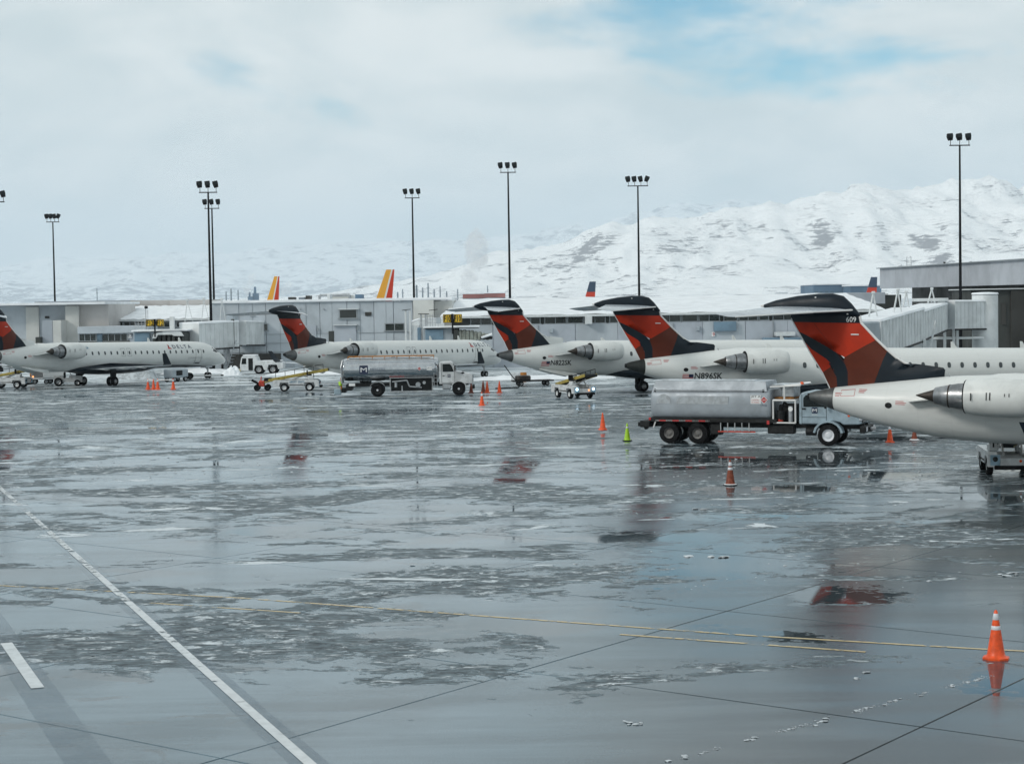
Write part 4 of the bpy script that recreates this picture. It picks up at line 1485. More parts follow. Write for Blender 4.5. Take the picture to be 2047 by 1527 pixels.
def make_fin(parent):
    fin = bpy.data.objects.new('fin', fin_mesh(FIN_POLYS))
    COL.objects.link(fin)
    fin.parent = parent
    # pale leading edge and trailing edge
    eb = MB()
    le = [(2.06, 6.55), (2.13, 6.24), (2.79, 5.56), (3.26, 5.13), (3.63, 4.82), (3.99, 4.60), (4.30, 4.49), (4.42, 4.50)]
    for (x0, z0), (x1, z1) in zip(le[:-1], le[1:]):
        eb.cyl((x0 + .01, 0, z0 + .01), (x1 + .01, 0, z1 + .01), .055, n=8)
    eb.build('leading_edge', 'edge_white', fin, 50)
    tb = MB()
    for (x0, z0), (x1, z1) in zip([(.88, 3.45), (.52, 4.16), (-.02, 4.98), (-.42, 5.66)], [(.52, 4.16), (-.02, 4.98), (-.42, 5.66), (-.86, 6.42)]):
        tb.cyl((x0 - .01, 0, z0), (x1 - .01, 0, z1), .026, n=6)
    tb.build('trailing_edge', 'edge_white', fin, 50)
    for s in (-1, 1):
        MB().box((1.93, s * (fin_half(1.93, 5.77) + .02), 5.77), (.34, .05, .055), .015).build('logo_light', 'edge_white', fin)
        mb = MB()
        pts = [(0.15, 6.22), (1.45, 4.62), (1.95, 3.88), (1.70, 3.70)]
        for (x0, z0), (x1, z1) in zip(pts[:-1], pts[1:]):
            k = 6
            for i in range(k):
                a = (x0 + (x1 - x0) * i / k, z0 + (z1 - z0) * i / k)
                b = (x0 + (x1 - x0) * (i + 1) / k, z0 + (z1 - z0) * (i + 1) / k)
                mb.cyl((a[0], s * fin_half(*a), a[1]), (b[0], s * fin_half(*b), b[1]), .007, n=5)
        mb.build('rudder_hinge', 'tail_dark_red', fin)
    # bullet fairing on top
    st = [(-2.13, 6.90, 6.96, .03), (-1.95, 6.80, 7.03, .09), (-1.55, 6.66, 7.17, .17), (-.6, 6.52, 7.36, .26), (.33, 6.46, 7.46, .29), (.93, 6.46, 7.47, .28), (1.39, 6.47, 7.36, .25), (1.71, 6.48, 7.07, .20), (1.93, 6.49, 6.80, .14), (2.10, 6.50, 6.60, .05)]
    rings = []
    for x, zb, zt, hw in st:
        rings.append([(x, hw * math.cos(2 * math.pi * i / 20), (zb + zt) / 2 + (zt - zb) / 2 * math.sin(2 * math.pi * i / 20)) for i in range(20)])
    bu = MB().loft(rings).build('bullet_fairing', 'navy', fin, 60)
    MB().lathe([(-.08, .03), (0, .055), (.08, .05)], (-2.13, 0, 6.93), 'x', 10, cap0=True, cap1=True).build('position_light', 'edge_white', fin, 60)
    for x, z in ((1.50, 6.75), (1.62, 6.62), (.25, 7.30)):
        MB().box((x, -.245, z), (.07, .04, .05), .01).build('fairing_bolt', 'edge_white', fin)
    return fin


def make_jet():
    t = empty('regional_jet')
    f = MB().loft([ring(x) for x in np.concatenate([PROF[3:, 0], np.linspace(9.9, 27, 24)]).tolist() and sorted(set(np.round(np.concatenate([PROF[3:, 0], np.linspace(10.2, 26.8, 16)]), 3).tolist()))], cap0=True, cap1=True).build('fuselage', 'fuselage_paint', t, 60)
    MB().loft([ring(x, 32) for x in (0, .12, .25, .42, .6, .85, 1.085)]).build('tail_cone', 'cone_grey', t, 60)
    MB().lathe([(-.10, .13), (0.02, .135)], (0, 0, 3.14), 'x', 16, cap0=True).build('exhaust_outlet', 'black_paint', t)
    make_fin(t)
    for s in (-1, 1):
        secs = [((1.80, s * .12, 6.78), (-1.35, s * .12, 6.92), .12), ((.55, s * 1.6, 6.70), (-1.80, s * 1.6, 6.84), .085), ((-1.90, s * 4.22, 6.52), (-2.78, s * 4.22, 6.66), .035), ((-2.2, s * 4.30, 6.53), (-2.78, s * 4.30, 6.64), .012)]
        rg = airfoil_surface(secs)
        mb = MB().loft(rg)
        st = mb.build('horizontal_stabiliser', 'stab_grey', t, 60)
        eb = MB()
        for a, b in ((secs[0][0], secs[1][0]), (secs[1][0], secs[2][0])):
            eb.cyl(a, b, .045, .03, n=8)
        eb.build('leading_edge', 'edge_white', st, 60)
        # engine
        c = (0, s * 2.12, 3.44)
        e = MB()
        e.lathe([(6.98, .60), (6.95, .655), (7.4, .735), (8.1, .775), (8.8, .765), (9.35, .72), (9.62, .64), (9.66, .60), (9.58, .56), (9.3, .545)], c, 'x', 36)
        en = e.build('engine_cowl', 'plane_white', t, 60)
        MB().lathe([(6.93, .665), (6.90, .64), (6.99, .585), (7.3, .56)], c, 'x', 36).build('nozzle_rim', 'black_paint', en, 60)
        MB().lathe([(9.32, .50), (9.30, .01)], c, 'x', 24, cap0=True).build('fan', 'dark_steel', en)
        MB().lathe([(7.25, .57), (6.6, .51), (6.3, .455), (5.74, .335), (5.70, .30), (5.8, .27)], c, 'x', 32).build('exhaust_nozzle', 'bare_metal', en, 60)
        MB().lathe([(6.33, .47), (6.30, .468), (6.27, .458)], c, 'x', 32).build('nozzle_band', 'hot_metal', en, 60)
        MB().lathe([(5.85, .28), (5.70, .255), (5.3, .13), (4.96, .02)], c, 'x', 24, cap1=True).build('exhaust_plug', 'hot_metal', en, 60)
        py = MB()
        py.loft([[(9.0, s * .9, 3.34), (9.0, s * 1.6, 3.40), (9.0, s * 1.6, 3.52), (9.0, s * .9, 3.58)], [(7.2, s * .9, 3.28), (7.2, s * 1.7, 3.34), (7.2, s * 1.7, 3.56), (7.2, s * .9, 3.58)], [(5.6, s * .8, 3.22), (5.6, s * 1.65, 3.26), (5.6, s * 1.65, 3.32), (5.6, s * .8, 3.30)], [(4.35, s * .7, 3.08), (4.5, s * 1.55, 3.12), (4.5, s * 1.55, 3.14), (4.35, s * .7, 3.10)]])
        py.build('engine_pylon', 'plane_white', t, 40)
        mk = MB()
        cy = lambda x, a, r: (x, c[1] + s * r * math.cos(a), c[2] + r * math.sin(a))
        for x, w, h, a in ((7.25, .05, .30, .05), (7.85, .04, .30, .1), (7.98, .05, .30, .1), (8.55, .03, .12, .18), (8.72, .03, .14, .18)):
            r = .79
            mk.add([cy(x, a - h / 2 / r, r), cy(x + w, a - h / 2 / r, r), cy(x + w, a + h / 2 / r, r), cy(x, a + h / 2 / r, r)], [(0, 1, 2, 3)])
        mk.build('cowl_marking', 'ink_black', en)
        # wing
        sec = [((18.9, s * 1.0, 1.62), (12.4, s * 1.0, 1.66), .36), ((16.5, s * 4.0, 1.78), (12.5, s * 4.0, 1.80), .24), ((12.85, s * 11.5, 2.14), (11.45, s * 11.5, 2.16), .08), ((12.45, s * 11.85, 2.18), (11.4, s * 11.85, 2.19), .05)]
        wg = MB().loft(airfoil_surface(sec, 11)).build('wing', 'stab_grey', t, 60)
        eb = MB()
        for a, b, r in ((sec[0][0], sec[1][0], .10), (sec[1][0], sec[2][0], .06)):
            eb.cyl(a, b, r, r * .7, n=8)
        eb.build('slat', 'edge_white', wg, 60)
        wl = MB()
        rr = []
        for y, z, xl, xt, th in ((11.80, 2.16, 12.50, 11.35, .05), (11.98, 2.30, 12.30, 11.28, .04), (12.10, 2.62, 11.95, 11.05, .035), (12.26, 3.26, 11.35, 10.80, .015)):
            rr.append([(xl, s * y, z), ((xl + xt) / 2, s * (y + th), z), (xt, s * y, z), ((xl + xt) / 2, s * (y - th), z)])
        wl.loft(rr)
        wl.build('winglet', 'navy', wg, 60)
        for y, x0 in ((3.4, 12.9), (6.2, 12.6), (8.8, 12.2)):
            z = 1.55 + y * .045
            MB().loft([[(x0 + .9, s * y, z + .1), (x0 + .9, s * y + .01, z + .1), (x0 + .9, s * y + .01, z + .11), (x0 + .9, s * y, z + .11)], [(x0, s * (y - .12), z - .12), (x0, s * (y + .12), z - .12), (x0, s * (y + .12), z + .1), (x0, s * (y - .12), z + .1)], [(x0 - 1.2, s * y, z + .05), (x0 - 1.2, s * y + .01, z + .05), (x0 - 1.2, s * y + .01, z + .07), (x0 - 1.2, s * y, z + .07)]]).build('flap_fairing', 'plane_white', wg, 60)
        # ventral fin under the tail
        vb = MB()
        vb.loft([[skin(3.3, 2.08, 0.0, s), (3.3, s * .66, 2.00), (3.3, s * .70, 2.00), (3.3, s * .74, 2.10)], [skin(4.8, 1.84, 0.0, s), (4.8, s * .92, 1.62), (4.8, s * .96, 1.62), (4.8, s * .99, 1.88)], [skin(6.3, 1.64, -.02, s), (6.4, s * 1.02, 1.34), (6.4, s * 1.06, 1.34), (6.3, s * 1.08, 1.70)]])
        vb.build('ventral_fin', 'plane_white', t, 40)
        # main gear
        g = MB()
        g.cyl((13.84, s * 2.05, .40), (13.84, s * 2.05, 1.75), .13, .15, n=12)
        g.cyl((13.84, s * 2.05, .9), (14.6, s * 1.6, 1.6), .07, n=8)
        g.box((13.75, s * 2.25, 1.15), (.85, .05, .9), .02)
        gr = g.build('main_gear', 'dark_steel', t, 40)
        for yy in (-.30, .30):
            wheel(gr, (13.84, s * 2.05 + yy, .44), .44, .26, rim_r=.5)
        if s == 1 or True:
            for k in range(21):
                x = 11.05 + .862 * k
                patch(f, 'window', superoval(x, 3.20, .24, .36), 'cabin_window', .013, s)
        # doors and exits
        pts = [(27.05, 1.95), (27.05, 3.40), (27.95, 3.40), (27.95, 1.95), (27.05, 1.95)]
        outline_strip(t, 'door_outline', pts, .03, 'dark_steel', .010, s)
        for x in (16.22, 17.08):
            outline_strip(t, 'exit_outline', [(x - .27, 2.85), (x - .27, 3.62), (x + .27, 3.62), (x + .27, 2.85), (x - .27, 2.85)], .022, 'dark_steel', .010, s)
        patch(t, 'door_step', [(27.15, 1.98), (27.15, 2.06), (27.95, 2.06), (27.95, 1.98)], 'black_paint', .02, s)
        patch(f, 'cockpit_window', [(30.02, 3.22), (30.05, 3.62), (30.62, 3.52), (30.95, 3.12), (30.55, 3.05)], 'glass_dark', .014, s)
        patch(f, 'cockpit_window', [(30.72, 3.48), (31.22, 3.28), (31.42, 3.08), (31.05, 3.10)], 'glass_dark', .014, s)
        patch(t, 'service_port', superoval(3.55, 2.92, .30, .24, 16, 2.0), 'black_paint', .014, s)
        outline_strip(t, 'panel_outline', [(1.45, 3.22), (1.45, 3.46), (2.05, 3.52), (2.05, 3.26), (1.45, 3.22)], .016, 'ink_red', .010, s)
        for k, (x0, z0) in enumerate(((1.20, 3.22), (2.22, 3.40), (3.85, 2.98))):
            for q in range(3):
                outline_strip(t, 'stencil', [(x0, z0 + .06 * q), (x0 + .20 + .05 * (k + q) % .16 + .10 * (k == 2), z0 + .06 * q)], .022, 'ink_red', .010, s)
    # belly fairing over the wing root
    rings = []
    for x, hw, zb in ((9.5, .6, 1.46), (11.5, 1.38, 1.22), (14, 1.62, 1.10), (17.5, 1.62, 1.12), (20, 1.36, 1.26), (21.8, .6, 1.52)):
        rings.append([(x, hw * math.cos(a), 1.75 + (1.75 - zb) * math.sin(a) * (1 if math.sin(a) < 0 else .55)) for a in [2 * math.pi * i / 20 for i in range(20)]])
    MB().loft(rings).build('belly_fairing', 'navy', t, 60)
    # nose gear
    g = MB()
    g.cyl((30.5, 0, .3), (30.5, 0, 1.75), .09, .11, n=12)
    g.cyl((30.5, 0, .8), (29.7, 0, 1.6), .05, n=8)
    for s in (-1, 1):
        g.box((30.3, s * .34, 1.35), (1.0, .03, .5), .01)
    gr = g.build('nose_gear', 'galvanised', t, 40)
    for s in (-1, 1):
        wheel(gr, (30.5, s * .2, .30), .30, .17, rim_r=.5)
    for x, h in ((25.9, .42), (21.2, .40), (9.0, .25)):
        zc, rz, ry = body(x)
        zt = zc + rz
        MB().prism([(x, zt - .03), (x + .42, zt - .03), (x + .12, zt + h), (x - .02, zt + h)], -.025, .025).build('antenna', 'plane_white', t)
    for x, z in ((3.55, 3.92), (5.9, 4.12)):
        MB().cyl((x, -.06, z - .06), (x - .12, -.14, z + .10), .035, n=8).build('drain_mast', 'rim_grey', t)
    return t


def plane_text(t, s, x, z, h, w, material, bold=0):
    return lettering(s, h, lambda u, v: skin(x + u, z + v, .016), material, t, width=w, bold=.018)


def flag(t, x, z, w, h):
    patch(t, 'flag', [(x, z), (x, z + h), (x + w, z + h), (x + w, z)], 'ink_white', .014)
    for k in range(4):
        z0 = z + h * (k * 2) / 7.0
        patch(t, 'flag', [(x, z0), (x, z0 + h / 7), (x + w, z0 + h / 7), (x + w, z0)], 'ink_red', .018)
    patch(t, 'flag', [(x + w * .58, z + h * .46), (x + w * .58, z + h), (x + w, z + h), (x + w, z + h * .46)], 'ink_navy', .022)


def delta_title(t, x, z):
    patch(t, 'emblem', [(x + .10, z + .18), (x + .34, z + .42), (x + .34, z + .42), (x + .50, z + .10)][:3] + [(x + .36, z + .20)], 'tail_dark_red', .018)
    patch(t, 'emblem', [(x, z), (x + .22, z + .46), (x + .27, z + .44), (x + .27, z + .12)], 'ink_red', .016)
    patch(t, 'emblem', [(x + .02, z - .01), (x + .32, z + .15), (x + .62, z - .01)], 'ink_red', .020)
    lettering('D E L T A', .36, lambda u, v: skin(x + .80 + u, z + .02 + v, .016), 'ink_navy', t, width=2.85, bold=.015)
    lettering('CONNECTION', .16, lambda u, v: skin(x + 2.9 + u, z - 1.05 + v, .016), 'rim_grey', t, width=2.3)


def set_part(t, name, material):
    for c in t.children:
        if c.name.split('.')[0] == name:
            c.data = c.data.copy()
            c.data.materials[0] = M[material]


def build_jets():
    proto = make_jet()
    spec = [
        ('609', (12.50, 75.80), -25.95, 0.0, 'cone_grey', 0.0, 'nearest white jet at right with fleet number 609 on its red and navy tail'),
        ('896', (7.04, 111.40), 9.36, 0.10, 'cone_dark', 0.0, 'white jet marked N896SK with red and navy tail behind the grey tanker'),
        ('822', (-1.10, 140.29), 24.43, 0.02, 'cone_grey', 0.0, 'white jet marked N822SK with red and navy tail, middle of the row'),
        ('M', (-19.74, 156.36), 56.2, -0.12, 'cone_grey', 0.9, 'white jet seen from behind, its side crossed by the silver fuel truck'),
        ('L', (-47.61, 164.0), 59.53, 0.0, 'cone_grey', -1.3, 'leftmost white jet, its tail cut by the picture edge and its nose at gate F12'),
    ]
    trees = [proto] + [copy_tree(proto) for _ in spec[1:]]
    for t, (k, xy, th, dz, cone, wsh, label) in zip(trees, spec):
        att = .020
        m = Matrix.Translation((xy[0], xy[1], 0)) @ Matrix.Rotation(R(th), 4, 'Z')
        t.matrix_world = m
        tag(t, label, 'airplane', 'regional jets parked at the gates')
        for c in t.children:
            base = c.name.split('.')[0]
            if base in ('main_gear', 'nose_gear'):
                continue
            # the body sits slightly nose-down on its gear
            off = wsh if base in ('wing',) else 0.0
            c.matrix_local = Matrix.Translation((off, 0, dz)) @ Matrix.Translation((12, 0, 0)) @ Matrix.Rotation(att, 4, 'Y') @ Matrix.Translation((-12, 0, 0))
        if k in ('822', 'L'):
            for c in t.children:
                if c.name.split('.')[0] == 'fin':
                    c.data = fin_mesh(FIN_POLYS_WHITE)
        if k in ('609', '896'):
            for c in [c for c in t.children if c.name.split('.')[0] == 'ventral_fin']:
                bpy.data.objects.remove(c)
        if cone != 'cone_grey':
            set_part(t, 'tail_cone', cone)
        new = []
        n0 = set(t.children)
        if k == '609':
            lettering('609', .22, lambda u, v: (1.55 + u, -fin_half(1.6, 6.35) - .02, 6.285 + v), 'ink_white', t, width=.42)
        elif k == '896':
            flag(t, 3.36, 2.28, .66, .36)
            plane_text(t, 'N896SK', 4.10, 2.34, .40, 1.72, 'ink_black')
        elif k == '822':
            flag(t, 3.36, 2.28, .66, .36)
            plane_text(t, 'N822SK', 4.10, 2.34, .40, 1.72, 'ink_black')
        elif k == 'M':
            flag(t, 11.1, 3.55, .55, .28)
            delta_title(t, 26.4, 3.55)
        else:
            plane_text(t, '922EA', 10.7, 3.62, .26, .95, 'ink_teal')
            delta_title(t, 22.9, 3.52)
        for c in t.children:
            if c not in n0:
                c.matrix_local = Matrix.Translation((0, 0, dz)) @ Matrix.Translation((12, 0, 0)) @ Matrix.Rotation(att, 4, 'Y') @ Matrix.Translation((-12, 0, 0))
    return trees


JETS = build_jets()


# ------------------------------------------------------------------ fuel trucks
def logo_m(parent, x, y, z, s, side=-1):
    """white M on a navy square"""
    mb = MB().prism([(x + a * s / 2, z + b * s / 2) for a, b in ((-.85, -1), (.85, -1), (1, -.85), (1, .85), (.85, 1), (-.85, 1), (-1, .85), (-1, -.85))], y + side * .004, y + side * .012)
    o = mb.build('logo', 'ink_navy', parent)
    lettering('M', s * .52, lambda u, v: (x - s * .36 + u, y + side * .016, z - s * .26 + v), 'ink_white', o, width=s * .72)
    return o


def placard(parent, x, y, z, s, diamond=True):
    if diamond:
        o = MB().prism([(x, z - s), (x + s, z), (x, z + s), (x - s, z)], y - .004, y - .010).build('placard', 'ink_white', parent)
        MB().prism([(x, z - s * .85), (x + s * .85, z), (x, z + s * .85), (x - s * .85, z)], y - .012, y - .014).build('placard_face', 'ink_red', o)
        lettering('1863', s * .38, lambda u, v: (x - s * .5 + u, y - .018, z - s * .18 + v), 'ink_white', o, width=s)
    return None


def silver_truck():
    t = empty('fuel_truck', (-10.95, 147.0, 0), R(1.5), 'polished silver fuel truck with white bonneted cab and navy M logo', 'truck')
    # chassis
    ch = MB()
    for s in (-1, 1):
        ch.box((2.6, s * .42, .95), (9.6, .12, .26), .01)
    ch.box((-2.3, 0, .80), (.5, 2.2, .5), .03)
    ch.box((-2.75, 0, .55), (.35, 1.6, .35), .03)
    ch.build('chassis', 'dark_steel', t)
    # tank
    rings = []
    xs = [(-2.78, .80), (-2.72, .93), (-2.55, .985), (-2.3, 1.0), (4.55, 1.0), (4.78, .985), (4.92, .93), (4.97, .80)]
    for x, k in xs:
        rg = []
        for i in range(40):
            a = 2 * math.pi * i / 40
            c, s = math.cos(a), math.sin(a)
            rg.append((x, 1.22 * k * math.copysign(abs(c) ** .85, c), 2.20 + .93 * k * math.copysign(abs(s) ** .85, s)))
        rings.append(rg)
    tk = MB().loft(rings).build('tank', 'polished_steel', t, 35)
    sb = MB()
    for x in (-2.35, .1, 2.5, 4.6):
        sb.lathe([(x - .025, .94), (x - .025, .975), (x + .025, .975), (x + .025, .94)], (0, 0, 2.2), 'x', 4)
    tp = MB()
    for s in (-1, 1):
        tp.tube([(-2.4, s * .55, 3.26), (4.6, s * .55, 3.26)], .035, 6)
        for k in range(8):
            tp.cyl((-2.4 + k, s * .55, 3.08), (-2.4 + k, s * .55, 3.26), .025, n=6)
    tp.build('roof_rail', 'belt_orange', tk)
    mh = MB()
    for x in (-1.2, 1.2, 3.4):
        mh.cyl((x, 0, 3.05), (x, 0, 3.22), .28, .26, n=16)
    mh.build('manhole', 'galvanised', tk)
    MB().box((1.0, 0, 3.135), (6.6, .9, .05), .02).build('roof_snow', 'snow', tk)
    # rear head fittings
    rh = MB()
    for k in range(5):
        rh.tube([(-2.86, -.9 + .45 * k, 1.1), (-2.95, -.9 + .45 * k, 2.4), (-2.80, -.8 + .4 * k, 3.0)], .05, 6)
    rh.box((-2.9, 0, 1.35), (.12, 2.0, .5), .03)
    rh.build('rear_piping', 'galvanised', t)
    MB().cyl((-2.95, -.6, .55), (-2.95, -.6, 1.6), .07, n=8).build('hose', 'belt_orange', t)
    MB().cyl((-3.0, -.85, .95), (-3.05, -.75, 1.25), .14, n=10).build('hose_nozzle', 'cone_green', t)
    MB().box((-3.25, -.5, .45), (.55, .9, .45), .04).build('rear_step', 'vehicle_blue_grey', t)
    MB().box((-2.05, -1.12, 1.02), (.5, .04, .22), .01).build('rear_reflector', 'ink_white', t)
    # pump cabinet on the side
    cb = MB()
    for z in (.38, 1.52):
        cb.box((2.75, -1.12, z), (3.5, .08, .07), .01)
    for x in (1.04, 4.46):
        cb.box((x, -1.12, .95), (.07, .08, 1.07), .01)
    fr = cb.build('cabinet_frame', 'rim_grey', t)
    MB().box((2.75, -.55, .97), (3.3, .9, 1.05), .03).build('cabinet_back', 'black_paint', fr)
    pb = MB()
    pb.cyl((1.5, -1.05, .75), (1.5, -1.05, 1.15), .12, n=10)
    pb.tube([(1.2, -1.05, 1.2), (2.4, -1.08, 1.3), (2.6, -1.05, .8), (3.6, -1.05, .7)], .06, 8)
    pb.cyl((3.3, -1.15, .95), (3.3, -.9, .95), .2, n=14)
    pb.cyl((3.8, -1.15, 1.1), (3.8, -.9, 1.1), .13, n=14)
    pb.box((2.0, -1.08, .62), (.10, .06, .5), .01)
    pb.build('pump_pipes', 'galvanised', fr)
    lettering('FLAMMABLE', .10, lambda u, v: (1.0 + u, -1.18, 1.58 + v), 'ink_red', t, width=1.2)
    # cab
    prof = [(5.02, .95), (5.02, 2.62), (5.12, 2.74), (6.0, 2.74), (6.12, 2.66), (6.42, 1.98), (7.55, 1.76), (7.72, 1.60), (7.76, .95), (7.15, .95), (6.85, 1.12), (6.55, 1.22), (6.25, 1.12), (6.12, .95)]
    cabm = MB().prism(prof, -1.08, 1.08)
    cab = cabm.build('cab', 'vehicle_white', t)
    bv = cab.modifiers.new('bevel', 'BEVEL'); bv.width = .05; bv.segments = 2; bv.limit_method = 'ANGLE'
    for s in (-1, 1):
        MB().prism([(5.30, 1.95), (5.30, 2.58), (5.88, 2.58), (6.02, 2.45), (6.22, 1.95)], s * 1.085, s * 1.10).build('side_window', 'glass_dark', cab)
        dm = MB()
        for a, b in (((5.22, 1.05), (5.22, 2.64)), ((6.28, 1.05), (6.28, 1.95)), ((5.22, 1.05), (6.28, 1.05))):
            dm.cyl((a[0], s * 1.085, a[1]), (b[0], s * 1.085, b[1]), .012, n=4)
        d = dm.build('door', 'dark_steel', cab)
        MB().box((5.38, s * 1.11, 1.62), (.16, .04, .06), .01).build('handle', 'black_paint', d)
        MB().box((6.30, s * 1.32, 2.18), (.10, .28, .42), .04).build('mirror', 'black_paint', cab)
        MB().cyl((6.28, s * 1.08, 2.2), (6.30, s * 1.3, 2.2), .02, n=6).build('mirror_arm', 'black_paint', cab)
        # mudguard
        rings = []
        for k in range(9):
            a = math.pi * (.08 + .84 * k / 8)
            rings.append([(6.6 + r_ * math.cos(a), y_, .52 + r_ * math.sin(a)) for r_, y_ in ((.62, s * .78), (.62, s * 1.16), (.68, s * 1.16), (.68, s * .78))])
        MB().loft(rings).build('mudguard', 'vehicle_white', cab, 40)
        rings = []
        for k in range(9):
            a = math.pi * (.18 + .70 * k / 8)
            rings.append([(r_ * math.cos(a), y_, .52 + r_ * math.sin(a)) for r_, y_ in ((.68, s * .70), (.68, s * 1.20), (.71, s * 1.20), (.71, s * .70))])
        MB().loft(rings).build('rear_mudguard', 'rim_grey', t, 40)
        MB().prism([(6.75, 1.84), (6.95, 1.92), (7.1, 1.84), (6.92, 1.74)], s * 1.082, s * 1.088).build('bonnet_vent', 'black_paint', cab)
        MB().box((7.70, s * .8, 1.40), (.12, .34, .22), .04).build('headlamp', 'lamp_glass' if 'lamp_glass' in M else 'reflective_white', cab)
        wheel(t, (6.6, s * .95, .54), .54, .32, rim='black_paint', hub='reflective_white')
        wheel(t, (0, s * .98, .54), .54, .28, rim='black_paint', hub='reflective_white')
        wheel(t, (0, s * .66, .54), .54, .28, rim='black_paint')
        MB().box((5.62, s * .95, .72), (.72, .36, .42), .08).build('fuel_tank', 'galvanised', t)
    MB().prism([(6.13, 2.60), (6.37, 2.04)], -.95, .95) if False else None
    MB().add([(6.135, -.95, 2.60), (6.385, -.95, 2.02), (6.385, .95, 2.02), (6.135, .95, 2.60)], [(0, 1, 2, 3)]).build('windscreen', 'glass_dark', cab).location = (.03, 0, .02)
    MB().box((7.80, 0, .66), (.20, 2.2, .30), .04).build('bumper', 'dark_steel', t)
    MB().box((7.765, 0, 1.35), (.05, 1.1, .55), .02).build('grille', 'dark_steel', cab)
    MB().box((4.72, -1.0, 1.75), (.32, .25, 1.55), .03).build('ladder_recess', 'black_paint', t)
    ld = MB()
    for x in (4.60, 4.86):
        ld.cyl((x, -1.16, .7), (x, -1.16, 2.5), .025, n=6)
    for k in range(6):
        ld.cyl((4.60, -1.16, .85 + .3 * k), (4.86, -1.16, .85 + .3 * k), .02, n=6)
    ld.build('ladder', 'galvanised', t)
    logo_m(t, -1.08, -1.225, 2.22, .70)
    lettering('MENZIES', .20, lambda u, v: (-.55 + u, -1.235, 2.14 + v), 'ink_navy', t, width=1.2)
    placard(t, 3.42, -1.225, 2.24, .16)
    MB().box((4.25, -1.232, 2.26), (.42, .012, .30), 0).build('placard', 'ink_white', t)
    lettering('JET A', .11, lambda u, v: (4.08 + u, -1.242, 2.20 + v), 'ink_navy', t, width=.34)
    logo_m(cab, 5.82, -1.09, 1.62, .24)
    return t


silver_truck()


